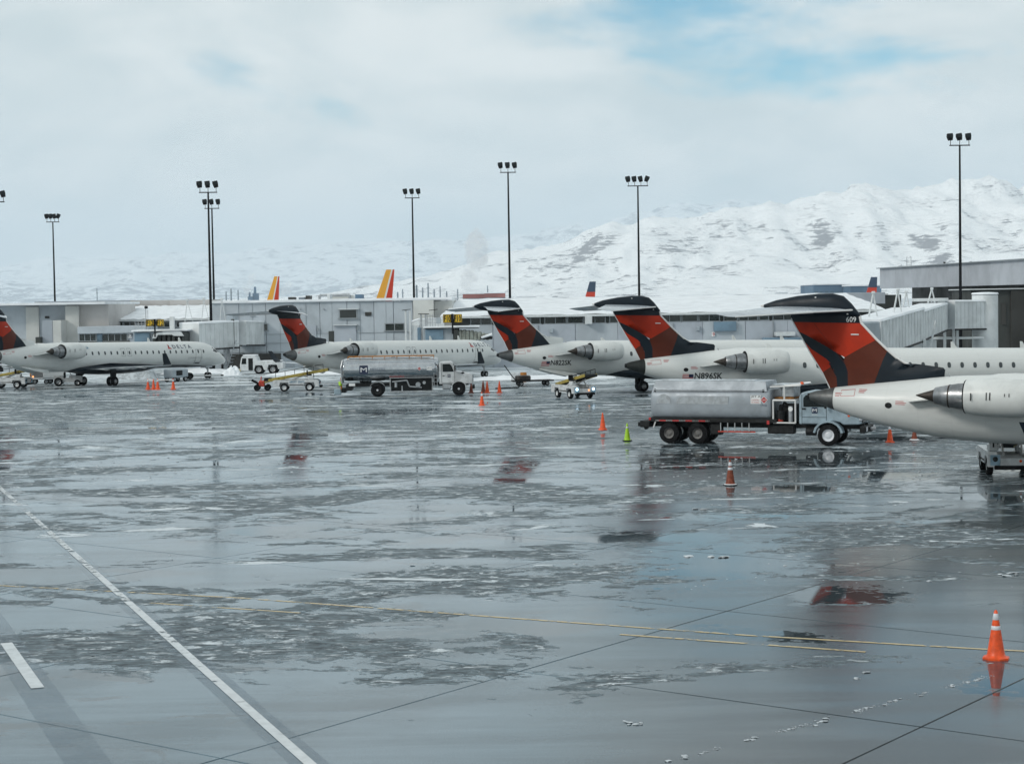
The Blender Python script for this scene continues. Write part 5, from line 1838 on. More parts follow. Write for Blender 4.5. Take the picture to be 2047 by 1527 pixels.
def grey_truck():
    p, q = Vector((9.10, 95.15, 0)), Vector((16.14, 92.06, 0))
    p = p + (q - p).normalized() * .27
    t = empty('fuel_truck', p, math.atan2(q.y - p.y, q.x - p.x), 'dull grey tanker truck with blue grey cab in front of N896SK', 'truck')
    ch = MB()
    for s in (-1, 1):
        ch.box((3.6, s * .42, .98), (11.6, .12, .28), .01)
    ch.box((-2.1, 0, 1.0), (.55, 2.3, .34), .03)
    ch.box((1.6, 0, 1.24), (6.9, 2.3, .22), .02)
    ch.build('chassis', 'dark_steel', t)
    # tank: flat sided with rounded shoulders and a raised coaming
    def sec(x, k=1.0):
        pts = []
        for i in range(48):
            a = 2 * math.pi * i / 48
            c, s = math.cos(a), math.sin(a)
            pts.append((x, 1.24 * k * math.copysign(abs(c) ** .38, c), 2.08 + .80 * k * math.copysign(abs(s) ** .55, s)))
        return pts
    tk = MB().loft([sec(-1.74, .90), sec(-1.70, .96), sec(-1.60, 1.0), sec(4.55, 1.0), sec(4.68, .97), sec(4.74, .90)]).build('tank', 'tank_grey', t, 40)
    co = MB()
    co.loft([[(-1.64, -1.16, 2.74), (-1.64, 1.16, 2.74), (-1.52, 1.02, 3.26), (-1.52, -1.02, 3.26)], [(4.55, -1.16, 2.74), (4.55, 1.16, 2.74), (4.45, 1.02, 3.26), (4.45, -1.02, 3.26)]])
    co.build('coaming', 'tank_grey', tk)
    MB().box((1.42, -1.14, 2.80), (6.0, .10, .06), .02).build('gutter', 'galvanised', tk)
    for x in (-1.5, 4.35):
        MB().box((x, -1.12, 2.78), (.10, .10, .16), .02).build('marker_lamp', 'black_paint', tk)
    MB().box((1.0, 0, 3.275), (5.4, 1.3, .05), .02).build('roof_snow', 'dirty_snow', tk)
    y = -1.245
    MB().prism([(-1.0 + .40 * math.cos(math.pi * i / 12), 2.10 + .50 * math.sin(math.pi * i / 12)) for i in range(13)], y - .004, y - .010).build('patch_panel', 'galvanised', tk)
    MB().prism([(-.30, 2.08), (-.22, 2.50), (2.55, 2.50), (2.50, 2.08)], y - .004, y - .010).build('patch_panel', 'galvanised', tk)
    MB().box((3.98, y - .006, 2.34), (.54, .012, .44), 0).build('placard', 'ink_white', tk)
    lettering('JET A', .13, lambda u, v: (3.74 + u, y - .018, 2.42 + v), 'ink_black', tk, width=.50)
    lettering('FLAMMABLE', .07, lambda u, v: (3.76 + u, y - .018, 2.28 + v), 'ink_red', tk, width=.42)
    lettering('NO SMOKING', .07, lambda u, v: (3.76 + u, y - .018, 2.16 + v), 'ink_red', tk, width=.42)
    placard(tk, 4.42, y, 2.32, .20)
    lettering('17122', .10, lambda u, v: (4.25 + u, y - .012, 2.0 + v), 'ink_navy', tk, width=.32)
    # pump module between tank and cab
    md = MB()
    for x in (4.86, 6.02):
        for s in (-1.1, 1.1):
            md.tube([(x, s, 1.15), (x, s, 2.30)], .045, 8)
    for s in (-1.1, 1.1):
        md.tube([(4.86, s, 2.30), (6.02, s, 2.30)], .055, 8)
        md.tube([(4.86, s, 1.15), (6.02, s, 1.15)], .04, 8)
        md.tube([(5.45, s, 2.3), (5.45, s, 3.05), (6.3, s * .9, 3.12)], .045, 8)
        md.tube([(4.7, s, 2.98), (6.3, s, 3.06)], .04, 8)
    for x in (4.86, 6.02):
        md.tube([(x, -1.1, 2.30), (x, 1.1, 2.30)], .04, 8)
    fr = md.build('module_frame', 'edge_white', t, 40)
    pm = MB()
    pm.box((5.45, .1, 1.6), (.9, 1.4, .9), .05)
    pm.cyl((5.2, -.85, 1.3), (5.2, -.85, 1.75), .2, n=14)
    pm.build('pump', 'dark_steel', fr)
    MB().cyl((5.18, -.9, 1.22), (5.18, -.9, 1.72), .15, .13, n=14).build('filter', 'red_paint', fr)
    MB().cyl((5.72, -.9, 1.2), (5.72, -.9, 2.0), .12, n=14).build('meter', 'galvanised', fr)
    MB().tube([(5.72, -.92, 2.0), (5.4, -.95, 2.2), (5.2, -.9, 1.8)], .05, 8).build('hose', 'black_rubber', fr)
    MB().cyl((5.75, -1.06, 1.86), (5.75, -1.02, 1.86), .12, n=16).build('gauge', 'ink_white', fr)
    MB().box((5.3, .2, 2.38), (1.0, 1.6, .10), .02).build('hose_tray', 'belt_orange', fr)
    MB().box((5.5, 0, 2.72), (.7, 1.2, .56), .04).build('reel_box', 'galvanised', fr)
    MB().box((5.5, 0, 3.08), (1.5, 2.0, .05), .02).build('platform_roof', 'dirty_snow', fr)
    MB().lathe([(0, .10), (.10, .09), (.14, .03)], (6.25, -.6, 3.10), 'z', 14, cap1=True).build('beacon', 'amber_lens', fr, 50)
    # cab
    prof = [(6.18, 1.08), (6.18, 2.45), (6.30, 2.68), (6.55, 2.76), (7.25, 2.74), (7.46, 2.62), (7.78, 1.98), (8.9, 1.72), (9.25, 1.55), (9.32, 1.10), (8.45, 1.08), (8.3, 1.2), (7.95, 1.26), (7.6, 1.2), (7.45, 1.08)]
    cab = MB().prism(prof, -1.02, 1.02).build('cab', 'vehicle_blue_grey', t)
    bv = cab.modifiers.new('bevel', 'BEVEL'); bv.width = .07; bv.segments = 3; bv.limit_method = 'ANGLE'
    for s in (-1, 1):
        MB().prism([(6.42, 1.98), (6.42, 2.42), (6.55, 2.58), (7.18, 2.58), (7.32, 2.48), (7.56, 1.98)], s * 1.026, s * 1.04).build('side_window', 'glass_dark', cab)
        dm = MB()
        for a, b in (((6.34, 1.12), (6.34, 2.62)), ((7.60, 1.25), (7.60, 1.98)), ((6.34, 1.12), (7.52, 1.12)), ((6.34, 1.45), (7.6, 1.45))):
            dm.cyl((a[0], s * 1.026, a[1]), (b[0], s * 1.026, b[1]), .011, n=4)
        d = dm.build('door', 'dark_steel', cab)
        MB().box((6.45, s * 1.05, 1.88), (.18, .04, .07), .01).build('handle', 'black_paint', d)
        MB().box((7.62, s * 1.28, 2.10), (.10, .24, .40), .04).build('mirror', 'black_paint', cab)
        MB().cyl((7.5, s * 1.0, 2.2), (7.62, s * 1.25, 2.2), .02, n=6).build('mirror_arm', 'edge_white', cab)
        rings = []
        for k in range(9):
            a = math.pi * (.05 + .90 * k / 8)
            rings.append([(7.69 + r_ * 1.05 * math.cos(a), y_, .56 + r_ * math.sin(a)) for r_, y_ in ((.64, s * .72), (.64, s * 1.12), (.74, s * 1.12), (.76, s * .72))])
        MB().loft(rings).build('mudguard', 'vehicle_blue_grey', cab, 40)
        MB().box((9.27, s * .78, 1.38), (.16, .40, .24), .05).build('headlamp', 'reflective_white', cab)
        MB().box((8.75, s * 1.03, 1.55), (.12, .03, .12), .02).build('side_lamp', 'amber_lens', cab)
        wheel(t, (7.69, s * .92, .54), .54, .32, rim_r=.58, rim='reflective_white')
        for x in (-.78, .78):
            wheel(t, (x, s * .96, .54), .54, .28, rim_r=.52, rim='rim_dull')
            wheel(t, (x, s * .64, .54), .54, .28, rim_r=.52)
        MB().box((0, s * 1.12, 1.20), (3.0, .06, .10), .01).build('mudguard_edge', 'edge_white', t)
        for k in range(4):
            MB().box((-1.1 + .72 * k, s * 1.155, 1.20), (.36, .02, .07), 0).build('reflector_strip', 'ink_red', t)
        MB().box((-1.55, s * 1.10, 1.02), (.06, .06, .45), .01, rot=Matrix.Rotation(R(20), 3, 'Y')).build('mudguard_end', 'edge_white', t)
        MB().box((4.6, s * 1.16, 1.16), (.14, .03, .20), .01).build('side_reflector', 'ink_red', t)
    logo_m(cab, 7.0, -1.028, 1.80, .30)
    lettering('MENZIES', .055, lambda u, v: (6.85 + u, -1.036, 1.55 + v), 'ink_white', cab, width=.30)
    for k in range(5):
        MB().box((9.33, 0, 1.22 + .085 * k), (.05, 1.0, .035), .01).build('grille_bar', 'rim_grey', cab)
    MB().box((9.30, 0, 1.40), (.04, 1.05, .50), .01).build('grille', 'dark_steel', cab)
    MB().box((9.45, 0, .84), (.30, 2.2, .34), .04).build('bumper', 'dark_steel', t)
    for s in (-1, 1):
        MB().box((9.62, s * .82, .86), (.03, .26, .22), .01).build('bumper_plate', 'placard_pink' if 'placard_pink' in M else 'reflective_white', t)
    MB().box((9.75, 0, .86), (.18, .5, .14), .02).build('tow_pin', 'rim_grey', t)
    MB().add([(7.50, -.9, 2.60), (7.80, -.9, 2.02), (7.80, .9, 2.02), (7.50, .9, 2.60)], [(0, 1, 2, 3)]).build('windscreen', 'glass_dark', cab).location = (.03, 0, .02)
    ld = MB()
    for k in range(5):
        ld.box((2.05 + .38 * k, -1.08, .98), (.045, .05, .60), 0)
    ld.build('side_guard', 'rim_grey', t)
    MB().box((2.9, -1.06, .66), (2.0, .06, .07), .01).build('side_guard_rail', 'red_paint', t)
    bx = MB()
    bx.box((1.75, -.75, .75), (.55, .6, .55), .04)
    bx.box((5.2, -.7, .80), (1.4, .5, .45), .05)
    bx.cyl((6.5, -.75, .72), (7.0, -.75, .72), .22, n=14)
    bx.build('chassis_boxes', 'dark_steel', t)
    MB().box((-2.42, 0, .98), (.12, 2.3, .22), .02).build('rear_beam', 'dark_steel', t)
    for s in (-1, 1):
        MB().box((-1.8, s * 1.16, 1.28), (.12, .03, .14), .01).build('rear_reflector', 'ink_red', t)
    MB().cyl((-2.2, -.7, .78), (-2.2, -.5, .78), .10, n=10).build('drain_valve', 'dark_steel', t)
    return t


grey_truck()


# ------------------------------------------------------------------ ground equipment
def make_loader():
    t = empty('belt_loader')
    ch = MB()
    prof = [(-2.05, .42), (-2.05, .95), (-1.9, 1.02), (1.75, 1.02), (1.95, .92), (1.98, .42), (1.62, .42), (1.52, .80), (.72, .80), (.62, .46), (-.62, .46), (-.72, .80), (-1.42, .80), (-1.52, .42)]
    for s in (-1, 1):
        ch.prism(prof, s * .62, s * .98)
    ch.box((0, 0, .60), (3.6, 1.22, .30), .02)
    ch.build('chassis', 'vehicle_white', t)
    for s in (-1, 1):
        MB().prism([(-.62, .55), (.62, .55), (.62, .62), (-.62, .62)], s * .985, s * .995).build('side_stripe', 'dark_steel', t)
        for x in (-1.07, 1.12):
            wheel(t, (x, s * .84, .36), .36, .26, rim='vehicle_white')
        MB().box((1.99, s * .70, .70), (.03, .40, .44), .03).build('front_panel', 'vehicle_blue', t)
        MB().lathe([(0, .11), (.04, .10), (.05, .06)], (2.0, s * .70, .74), 'x', 16, cap1=True).build('headlamp', 'glass_dark', t)
    MB().box((1.96, 0, .60), (.06, 1.0, .36), .02).build('front_plate', 'vehicle_white', t)
    MB().lathe([(0, .06), (.03, .05)], (2.0, .32, .66), 'x', 12, cap1=True).build('side_lamp', 'amber_lens', t)
    MB().box((2.1, 0, .40), (.22, 1.5, .16), .03).build('bumper', 'black_rubber', t)
    MB().box((1.25, -.72, 1.18), (.5, .42, .34), .06).build('seat_box', 'vehicle_white', t)
    sb = MB().box((1.15, -.72, 1.42), (.42, .40, .10), .04)
    sb.box((.95, -.72, 1.62), (.10, .40, .42), .04)
    sb.build('seat', 'black_rubber', t)
    MB().tube([(1.55, -.72, 1.2), (1.45, -.72, 1.62)], .03, 6).build('steering_column', 'black_paint', t)
    # conveyor rising to the front
    a = R(9.5)
    rot = Matrix.Rotation(-a, 3, 'Y')
    cc = Vector((.15, .12, 1.38))
    cv = MB()
    cv.box(cc, (5.2, .95, .10), .02, rot=rot)
    b = cv.build('conveyor', 'black_rubber', t)
    for s in (-1, 1):
        c2 = cc + Vector((0, s * .52, .02))
        MB().box(c2, (5.3, .09, .24), .02, rot=rot).build('conveyor_side', 'belt_orange', b)
    for k in (-1, 1):
        e = cc + rot @ Vector((k * 2.62, 0, 0))
        MB().cyl(e + Vector((0, -.5, 0)), e + Vector((0, .5, 0)), .11, n=14).build('conveyor_roller', 'dark_steel', b, 40)
    rl = MB()
    for k in range(6):
        p = cc + rot @ Vector((-2.1 + .85 * k, .62, 0))
        rl.cyl(p, p + Vector((0, 0, .55)), .025, n=6)
    p0, p1 = cc + rot @ Vector((-2.1, .62, 0)), cc + rot @ Vector((2.15, .62, 0))
    rl.cyl(p0 + Vector((0, 0, .55)), p1 + Vector((0, 0, .55)), .03, n=6)
    rl.build('handrail', 'dark_steel', b)
    st = MB()
    for s in (-.4, .4):
        st.cyl((-.8, s + .1, .9), (1.1, s + .1, 1.48), .05, n=8)
        st.cyl((1.4, s + .1, .9), (.6, s + .1, 1.40), .05, n=8)
    st.build('lift_arm', 'edge_white', t)
    return t


def place_loaders():
    proto = make_loader()
    spec = [((-18.9, 158.2), R(3), 'belt_yellow', 'white belt loader with yellow sides beside the silver fuel truck', 0),
            ((-48.4, 173.2), R(-6), 'belt_orange', 'white belt loader with orange sides under the leftmost jet, cut by the edge', 0),
            ((4.8, 140.0), R(-66), 'belt_orange', 'small white belt loader with lit headlamps under N822SK', 2),
            ((20.9, 76.1), R(-98), 'belt_yellow', 'belt loader at the right edge beneath the nearest jet', 0)]
    for i, (xy, rz, bm_, label, lit) in enumerate(spec):
        t = proto if i == 0 else copy_tree(proto)
        t.location = (*xy, 0)
        t.rotation_euler = (0, 0, rz)
        tag(t, label, 'belt loader', 'baggage belt loaders')
        for c in t.children_recursive:
            nm = c.name.split('.')[0]
            if nm == 'conveyor_side' and bm_ != 'belt_orange':
                c.data = c.data.copy(); c.data.materials[0] = M[bm_]
            if lit and nm == 'headlamp':
                c.data = c.data.copy(); c.data.materials[0] = M['lamp_lit']
            if lit == 2 and nm == 'side_lamp':
                c.data = c.data.copy(); c.data.materials[0] = M['lamp_lit_orange']
    lettering('AIRPORT  SERVICE', .20, lambda u, v: (-.6 + u, -.99, .74 + v), 'ink_teal', proto, width=1.3)


place_loaders()


def tow_tractor():
    t = empty('tow_tractor', (-27.5, 199.4, 0), R(180), 'white aircraft tow tractor with boxy cab beyond the left wing', 'tractor')
    prof = [(2.4, .35), (2.45, 1.0), (2.3, 1.85), (2.1, 2.02), (.75, 2.02), (.6, 1.9), (.45, 1.45), (-2.1, 1.35), (-2.3, 1.2), (-2.3, .55), (-1.75, .5), (-1.6, 1.0), (-.7, 1.0), (-.55, .42), (-.2, .42), (0.0, .95), (.75, .95), (.95, .35)]
    b = MB().prism(prof, -1.05, 1.05).build('body', 'vehicle_white', t)
    bv = b.modifiers.new('bevel', 'BEVEL'); bv.width = .06; bv.segments = 2; bv.limit_method = 'ANGLE'
    for s in (-1, 1):
        MB().prism([(1.75, 1.12), (2.28, 1.12), (2.18, 1.75), (1.75, 1.75)], s * 1.055, s * 1.07).build('side_window', 'glass_dark', b)
        MB().prism([(1.02, .42), (1.52, .42), (1.52, 1.75), (1.02, 1.75)], s * 1.052, s * 1.062).build('door', 'black_paint', b)
        for x in (.38, -1.16):
            wheel(t, (x, s * .86, .50), .50, .40)
    MB().add([(2.31, -.9, 1.82), (2.44, -.9, 1.10), (2.44, .9, 1.10), (2.31, .9, 1.82)], [(0, 1, 2, 3)]).build('windscreen', 'glass_dark', b).location = (.03, 0, 0)
    MB().box((2.45, 0, .45), (.25, 1.9, .25), .04).build('bumper', 'belt_yellow', t)
    MB().box((1.4, 0, 2.08), (1.5, 1.9, .10), .04).build('roof_snow', 'snow', b)
    MB().box((-1.0, 0, 1.43), (2.2, 1.8, .07), .03).build('deck_snow', 'snow', b)
    MB().box((2.47, -.8, .75), (.05, .3, .2), .02).build('headlamp', 'glass_dark', b)
    return t


tow_tractor()


def baggage_tractor():
    p = on_ground(132, 771)
    t = empty('baggage_tractor', (p.x, p.y, 0), R(12), 'small baggage tractor with big rear wheel beneath the leftmost jet', 'tractor')
    prof = [(-1.1, .35), (-1.1, .95), (-.3, 1.0), (-.2, .75), (.3, .75), (.4, 1.05), (1.5, .95), (1.6, .8), (1.6, .35)]
    MB().prism(prof, -.6, .6).build('body', 'vehicle_white', t)
    MB().box((-.1, 0, 1.05), (.2, .9, .55), .05).build('seat', 'black_rubber', t)
    MB().tube([(.55, 0, 1.0), (.35, 0, 1.35)], .03, 6).build('steering_column', 'black_paint', t)
    for s in (-1, 1):
        wheel(t, (-.7, s * .62, .42), .42, .28)
        wheel(t, (1.1, s * .58, .30), .30, .22)
    q = on_ground(106, 768)
    for k, (px, label) in enumerate(((109, 'pale closed baggage cart hitched behind the small tractor'), (86, 'open sided baggage cart at the end of the tractor train'))):
        q = on_ground(px, 767)
        c = empty('baggage_cart', (q.x, q.y, 0), R(10), label, 'cart', 'baggage carts')
        MB().box((0, 0, .52), (2.3, 1.4, .12), .02).build('deck', 'vehicle_white', c)
        bx = MB()
        if k == 0:
            bx.box((0, 0, 1.15), (2.1, 1.3, 1.1), .05)
        else:
            bx.box((0, 0, 1.72), (2.2, 1.4, .08), .02)
            bx.box((-1.05, 0, 1.15), (.06, 1.3, 1.1), .01)
            bx.box((1.05, 0, 1.15), (.06, 1.3, 1.1), .01)
            bx.box((0, .6, 1.15), (2.0, .05, 1.1), .01)
        bx.build('box', 'bridge_white', c)
        for sx in (-.75, .75):
            for s in (-1, 1):
                wheel(c, (sx, s * .5, .25), .25, .16)
        MB().tube([(1.15, 0, .4), (1.9, 0, .35)], .04, 6).build('drawbar', 'dark_steel', c)
        if k:
            MB().box((-1.15, -.4, .7), (.12, .7, .8), .03).build('orange_panel', 'belt_orange', c)
            MB().lathe([(0, .09), (.05, .07)], (-.9, -.72, .75), 'y', 12, cap0=True, cap1=True).build('lamp', 'lamp_lit_orange', c)


baggage_tractor()


def dolly():
    p = on_ground(524, 780.5)
    t = empty('towbar_dolly', (p.x, p.y, 0), R(4), 'red framed dolly with black tyres and hose left of the yellow belt loader', 'dolly')
    f = MB()
    f.box((0, 0, .62), (.5, 1.0, .5), .04)
    f.tube([(-.1, 0, .8), (-.05, 0, 1.25)], .05, 8)
    f.tube([(.3, -.3, .7), (1.1, -.2, .95)], .05, 8)
    f.build('frame', 'red_paint', t)
    h = MB()
    h.tube([(-.9, -.1, .95), (-.3, -.1, .62), (.2, -.1, .55)], .11, 8)
    h.build('hose', 'black_rubber', t)
    MB().box((.55, .1, .95), (.7, .6, .30), .05).build('tool_tray', 'black_paint', t)
    MB().tube([(.2, -.5, .72), (1.0, -.5, .86)], .05, 8).build('yellow_bar', 'belt_yellow', t)
    for x in (-.42, .50):
        for s in (-1, 1):
            wheel(t, (x, s * .5, .28), .28, .24, rim='black_paint')
    # tow bar lying under the leftmost nose
    q = on_ground(402, 757)
    b = empty('tow_bar', (q.x, q.y, 0), R(20), 'tow bar with small wheels lying by the leftmost nose wheel', 'tow bar')
    MB().tube([(-1.9, 0, .35), (2.2, 0, .3)], .07, 8).build('bar', 'edge_white', b)
    for s in (-1, 1):
        wheel(b, (-1.2, s * .35, .34), .34, .16, rim='black_paint')
    MB().box((2.2, 0, .3), (.3, .3, .16), .03).build('tow_head', 'dark_steel', b)
    q = on_ground(352, 763)
    g = empty('ground_power_unit', (q.x, q.y, 0), R(58), 'squat grey ground power cart under the leftmost forward fuselage', 'power cart')
    MB().box((0, 0, .85), (2.4, 1.3, .9), .12).build('housing', 'bridge_grey', g)
    MB().box((-.2, -.66, .9), (.9, .03, .5), .01).build('grille', 'dark_steel', g)
    for sx in (-.8, .8):
        for s in (-1, 1):
            wheel(g, (sx, s * .5, .28), .28, .18)
    MB().tube([(1.2, 0, .5), (2.2, 0, .35)], .05, 6).build('drawbar', 'dark_steel', g)
    # hose hanging below the middle jet's nose
    q = on_ground(1034, 776)
    c = MB()
    pts = [Vector((q.x - 1.1, q.y + .5, 2.0)), Vector((q.x - .4, q.y + .3, 1.0)), Vector((q.x + .25, q.y + .1, .3)), Vector((q.x + .1, q.y - .2, .06)), Vector((q.x - 1.2, q.y - .3, .05)), Vector((q.x - 1.9, q.y - .1, .05))]
    c.tube(pts, .045, 8)
    tag(c.build('power_cable', 'black_rubber', None, 60), 'black cable hanging from the middle jet nose to the apron', 'cable')
    b2 = on_ground(1042, 771)
    w = empty('wheel_chock_stand', (b2.x, b2.y + 6, 0), 0, 'white stand with orange band beyond the nose of the middle jet', 'stand')
    MB().box((-.5, 0, .5), (.8, .5, .9), .06).build('box', 'vehicle_white', w)
    MB().box((.25, 0, .5), (.6, .45, .9), .06).build('band', 'belt_orange', w)
    # pallet of bags further along
    b3 = on_ground(1066, 775)
    d = empty('baggage_dolly', (b3.x, b3.y + 4, 0), R(15), 'flat brown baggage dolly behind the tail of N822SK', 'dolly')
    MB().box((0, 0, .45), (3.6, 1.5, .12), .02).build('deck', 'dark_steel', d)
    MB().box((-.9, 0, .72), (1.2, 1.1, .42), .08).build('load', 'hot_metal', d)
    for sx in (-1.2, 1.2):
        for s in (-1, 1):
            wheel(d, (sx, s * .5, .22), .22, .16)


dolly()


# ------------------------------------------------------------------ traffic cones
def make_cone(h, material, collars, name, base_mat=None, squat=1.0):
    t = empty(name)
    bw = h * .43
    MB().lathe([(0.0, bw * .5 * 1.28), (.035, bw * .5 * 1.28), (.05, bw * .5 * 1.16)], (0, 0, 0), 'z', 8, cap0=True, cap1=True).build('base', base_mat or material, t)
    r = lambda z: (.145 * (1 - z / h) + .028) * (h / .9)
    pr = [(.045, r(.045) * 1.25), (.07, r(.07) * 1.06)] + [(z * h, r(z * h)) for z in np.linspace(.1, .97, 9)] + [(h, r(h) * .5)]
    MB().lathe(pr, (0, 0, 0), 'z', 24, cap1=True).build('cone_body', material, t, 50)
    for z0, z1 in collars:
        MB().lathe([(z0 * h, r(z0 * h) + .003), (z0 * h + .004, r(z0 * h) + .006), (z1 * h - .004, r(z1 * h) + .006), (z1 * h, r(z1 * h) + .003)], (0, 0, 0), 'z', 24).build('reflective_collar', 'reflective_white', t, 50)
    return t


def cones():
    near = make_cone(1.02, 'cone_orange', [(.60, .68), (.80, .93)], 'traffic_cone')
    near.location = (*on_ground(1991, 1316)[:2], 0)
    tag(near, 'bright orange cone with two silver collars standing alone at lower right', 'cone', 'traffic cones')
    wth = make_cone(1.05, 'cone_weathered', [(.60, .70), (.76, .90)], 'traffic_cone', 'black_rubber')
    wth.location = (*on_ground(1460, 970)[:2], 0)
    tag(wth, 'dirty dark orange cone on a puddle below the grey tanker', 'cone', 'traffic cones')
    sn = MB()
    sn.lathe([(.045, .27), (.06, .25), (.075, .16)], (0, 0, 0), 'z', 14, cap1=True)
    sn.build('snow_rim', 'snow', wth, 60)
    grn = make_cone(.95, 'cone_green', [(.72, .80)], 'traffic_cone', 'black_rubber')
    grn.location = (*on_ground(1254, 881)[:2], 0)
    tag(grn, 'lime green cone beside the rear of the grey tanker', 'cone', 'traffic cones')
    plain = make_cone(1.0, 'cone_orange', [], 'traffic_cone')
    dull = make_cone(1.0, 'cone_weathered', [], 'traffic_cone')
    collar = make_cone(1.0, 'cone_orange', [(.72, .90)], 'traffic_cone')
    spec = [(plain, 1205, 859, 'plain orange cone between the lime cone and N822SK', 0, 1.0),
            (collar, 963.5, 811, 'orange cone with white top nearest the front of the silver truck', 0, 1.0),
            (plain, 998.5, 785.5, 'rightmost plain orange cone of the group before the silver truck', 0, 1.0),
            (plain, 974, 785.5, 'bright orange cone with a dark cone close behind its left side', 0, 1.0),
            (dull, 966, 784.5, 'dark cone tucked behind a bright orange one before the silver truck', 0, 1.0),
            (dull, 942, 785.5, 'dark orange cone touching the front wheel of the silver truck', 0, .95),
            (collar, 1779, 884, 'orange cone with white top beneath the tail of the nearest jet', 0, .92),
            (dull, 1828, 880, 'squat snow capped cone beneath the belly of the nearest jet', 0, .72),
            (collar, 296, 778, 'leftmost of the four linked cones under the leftmost wing', 0, .95),
            (plain, 307, 778, 'second from left of the four linked cones under the leftmost wing', 0, .95),
            (collar, 315.5, 778.5, 'third from left of the four linked cones under the leftmost wing', 0, 1.0),
            (collar, 346.5, 778, 'rightmost of the four linked cones under the leftmost wing', 0, 1.0)]
    used = set()
    pts = []
    for src, px, py, label, _, sc in spec:
        t = src if id(src) not in used else copy_tree(src)
        used.add(id(src))
        p = on_ground(px, py)
        t.location = (p.x, p.y, 0)
        t.scale = (sc * (1.25 if sc < .8 else 1), sc * (1.25 if sc < .8 else 1), sc)
        t.rotation_euler = (0, 0, random.uniform(0, 3))
        tag(t, label, 'cone', 'traffic cones')
        pts.append(p)
        if sc < .8:
            MB().lathe([(.80, .11), (.98, .12), (1.06, .06)], (0, 0, 0), 'z', 12, cap0=True, cap1=True).build('snow_cap', 'cone_orange', t, 60)
            MB().lathe([(.04, .30), (.08, .26), (.10, .18)], (0, 0, 0), 'z', 12, cap1=True).build('snow_rim', 'snow', t, 60)
    for i, j, label in ((8, 9, 'short white bar linking the two left cones under the wing'), (10, 11, 'long white bar linking the two right cones under the wing')):
        a, b = pts[i], pts[j]
        tag(MB().cyl((a.x, a.y, .86), (b.x, b.y, .86), .05, n=8).build('cone_bar', 'edge_white', None, 60), label, 'bar', 'white bars between cones')


cones()


# ------------------------------------------------------------------ snow left in heaps
def snow_heap(px, py, w, d, h, label, seed, material='dirty_snow'):
    p = on_ground(px, py)
    n, m = 26, 14
    rr = np.random.default_rng(seed)
    vs, fs = [], []
    for j in range(m + 1):
        for i in range(n + 1):
            u, v = 2 * i / n - 1, 2 * j / m - 1
            e = max(0, 1 - u * u) * max(0, 1 - v * v)
            z = h * e ** .8 * (.55 + .9 * float(vnoise(np.array([u * 5 + seed]), np.array([v * 4 + seed * 2]), 3)[0])) - .02
            vs.append((p.x + u * w / 2, p.y + v * d / 2, z))
    for j in range(m):
        for i in range(n):
            a = j * (n + 1) + i
            fs.append((a, a + 1, a + n + 2, a + n + 1))
    tag(MB().add(vs, fs).build('snow_heap', material, None, 60), label, 'snow heap', 'ploughed snow heaps')


snow_heap(268, 757, 5.0, 4.0, 1.6, 'grey white snow heap behind the main wheels of the leftmost jet', 3)
snow_heap(463, 750, 2.2, 2.0, .9, 'small lumpy snow heap between the leftmost nose and the tow tractor', 5, 'snow')
snow_heap(400, 746, 9.0, 2.0, .5, 'low bank of snow along the terminal behind the leftmost nose wheel', 8, 'snow')
snow_heap(620, 748, 10.0, 3.0, .45, 'low snow bank beyond the wing right of the tow tractor', 12, 'snow')
snow_heap(1070, 757, 16.0, 4.0, .35, 'long thin snow bank under the far wall behind N822SK', 15, 'snow')


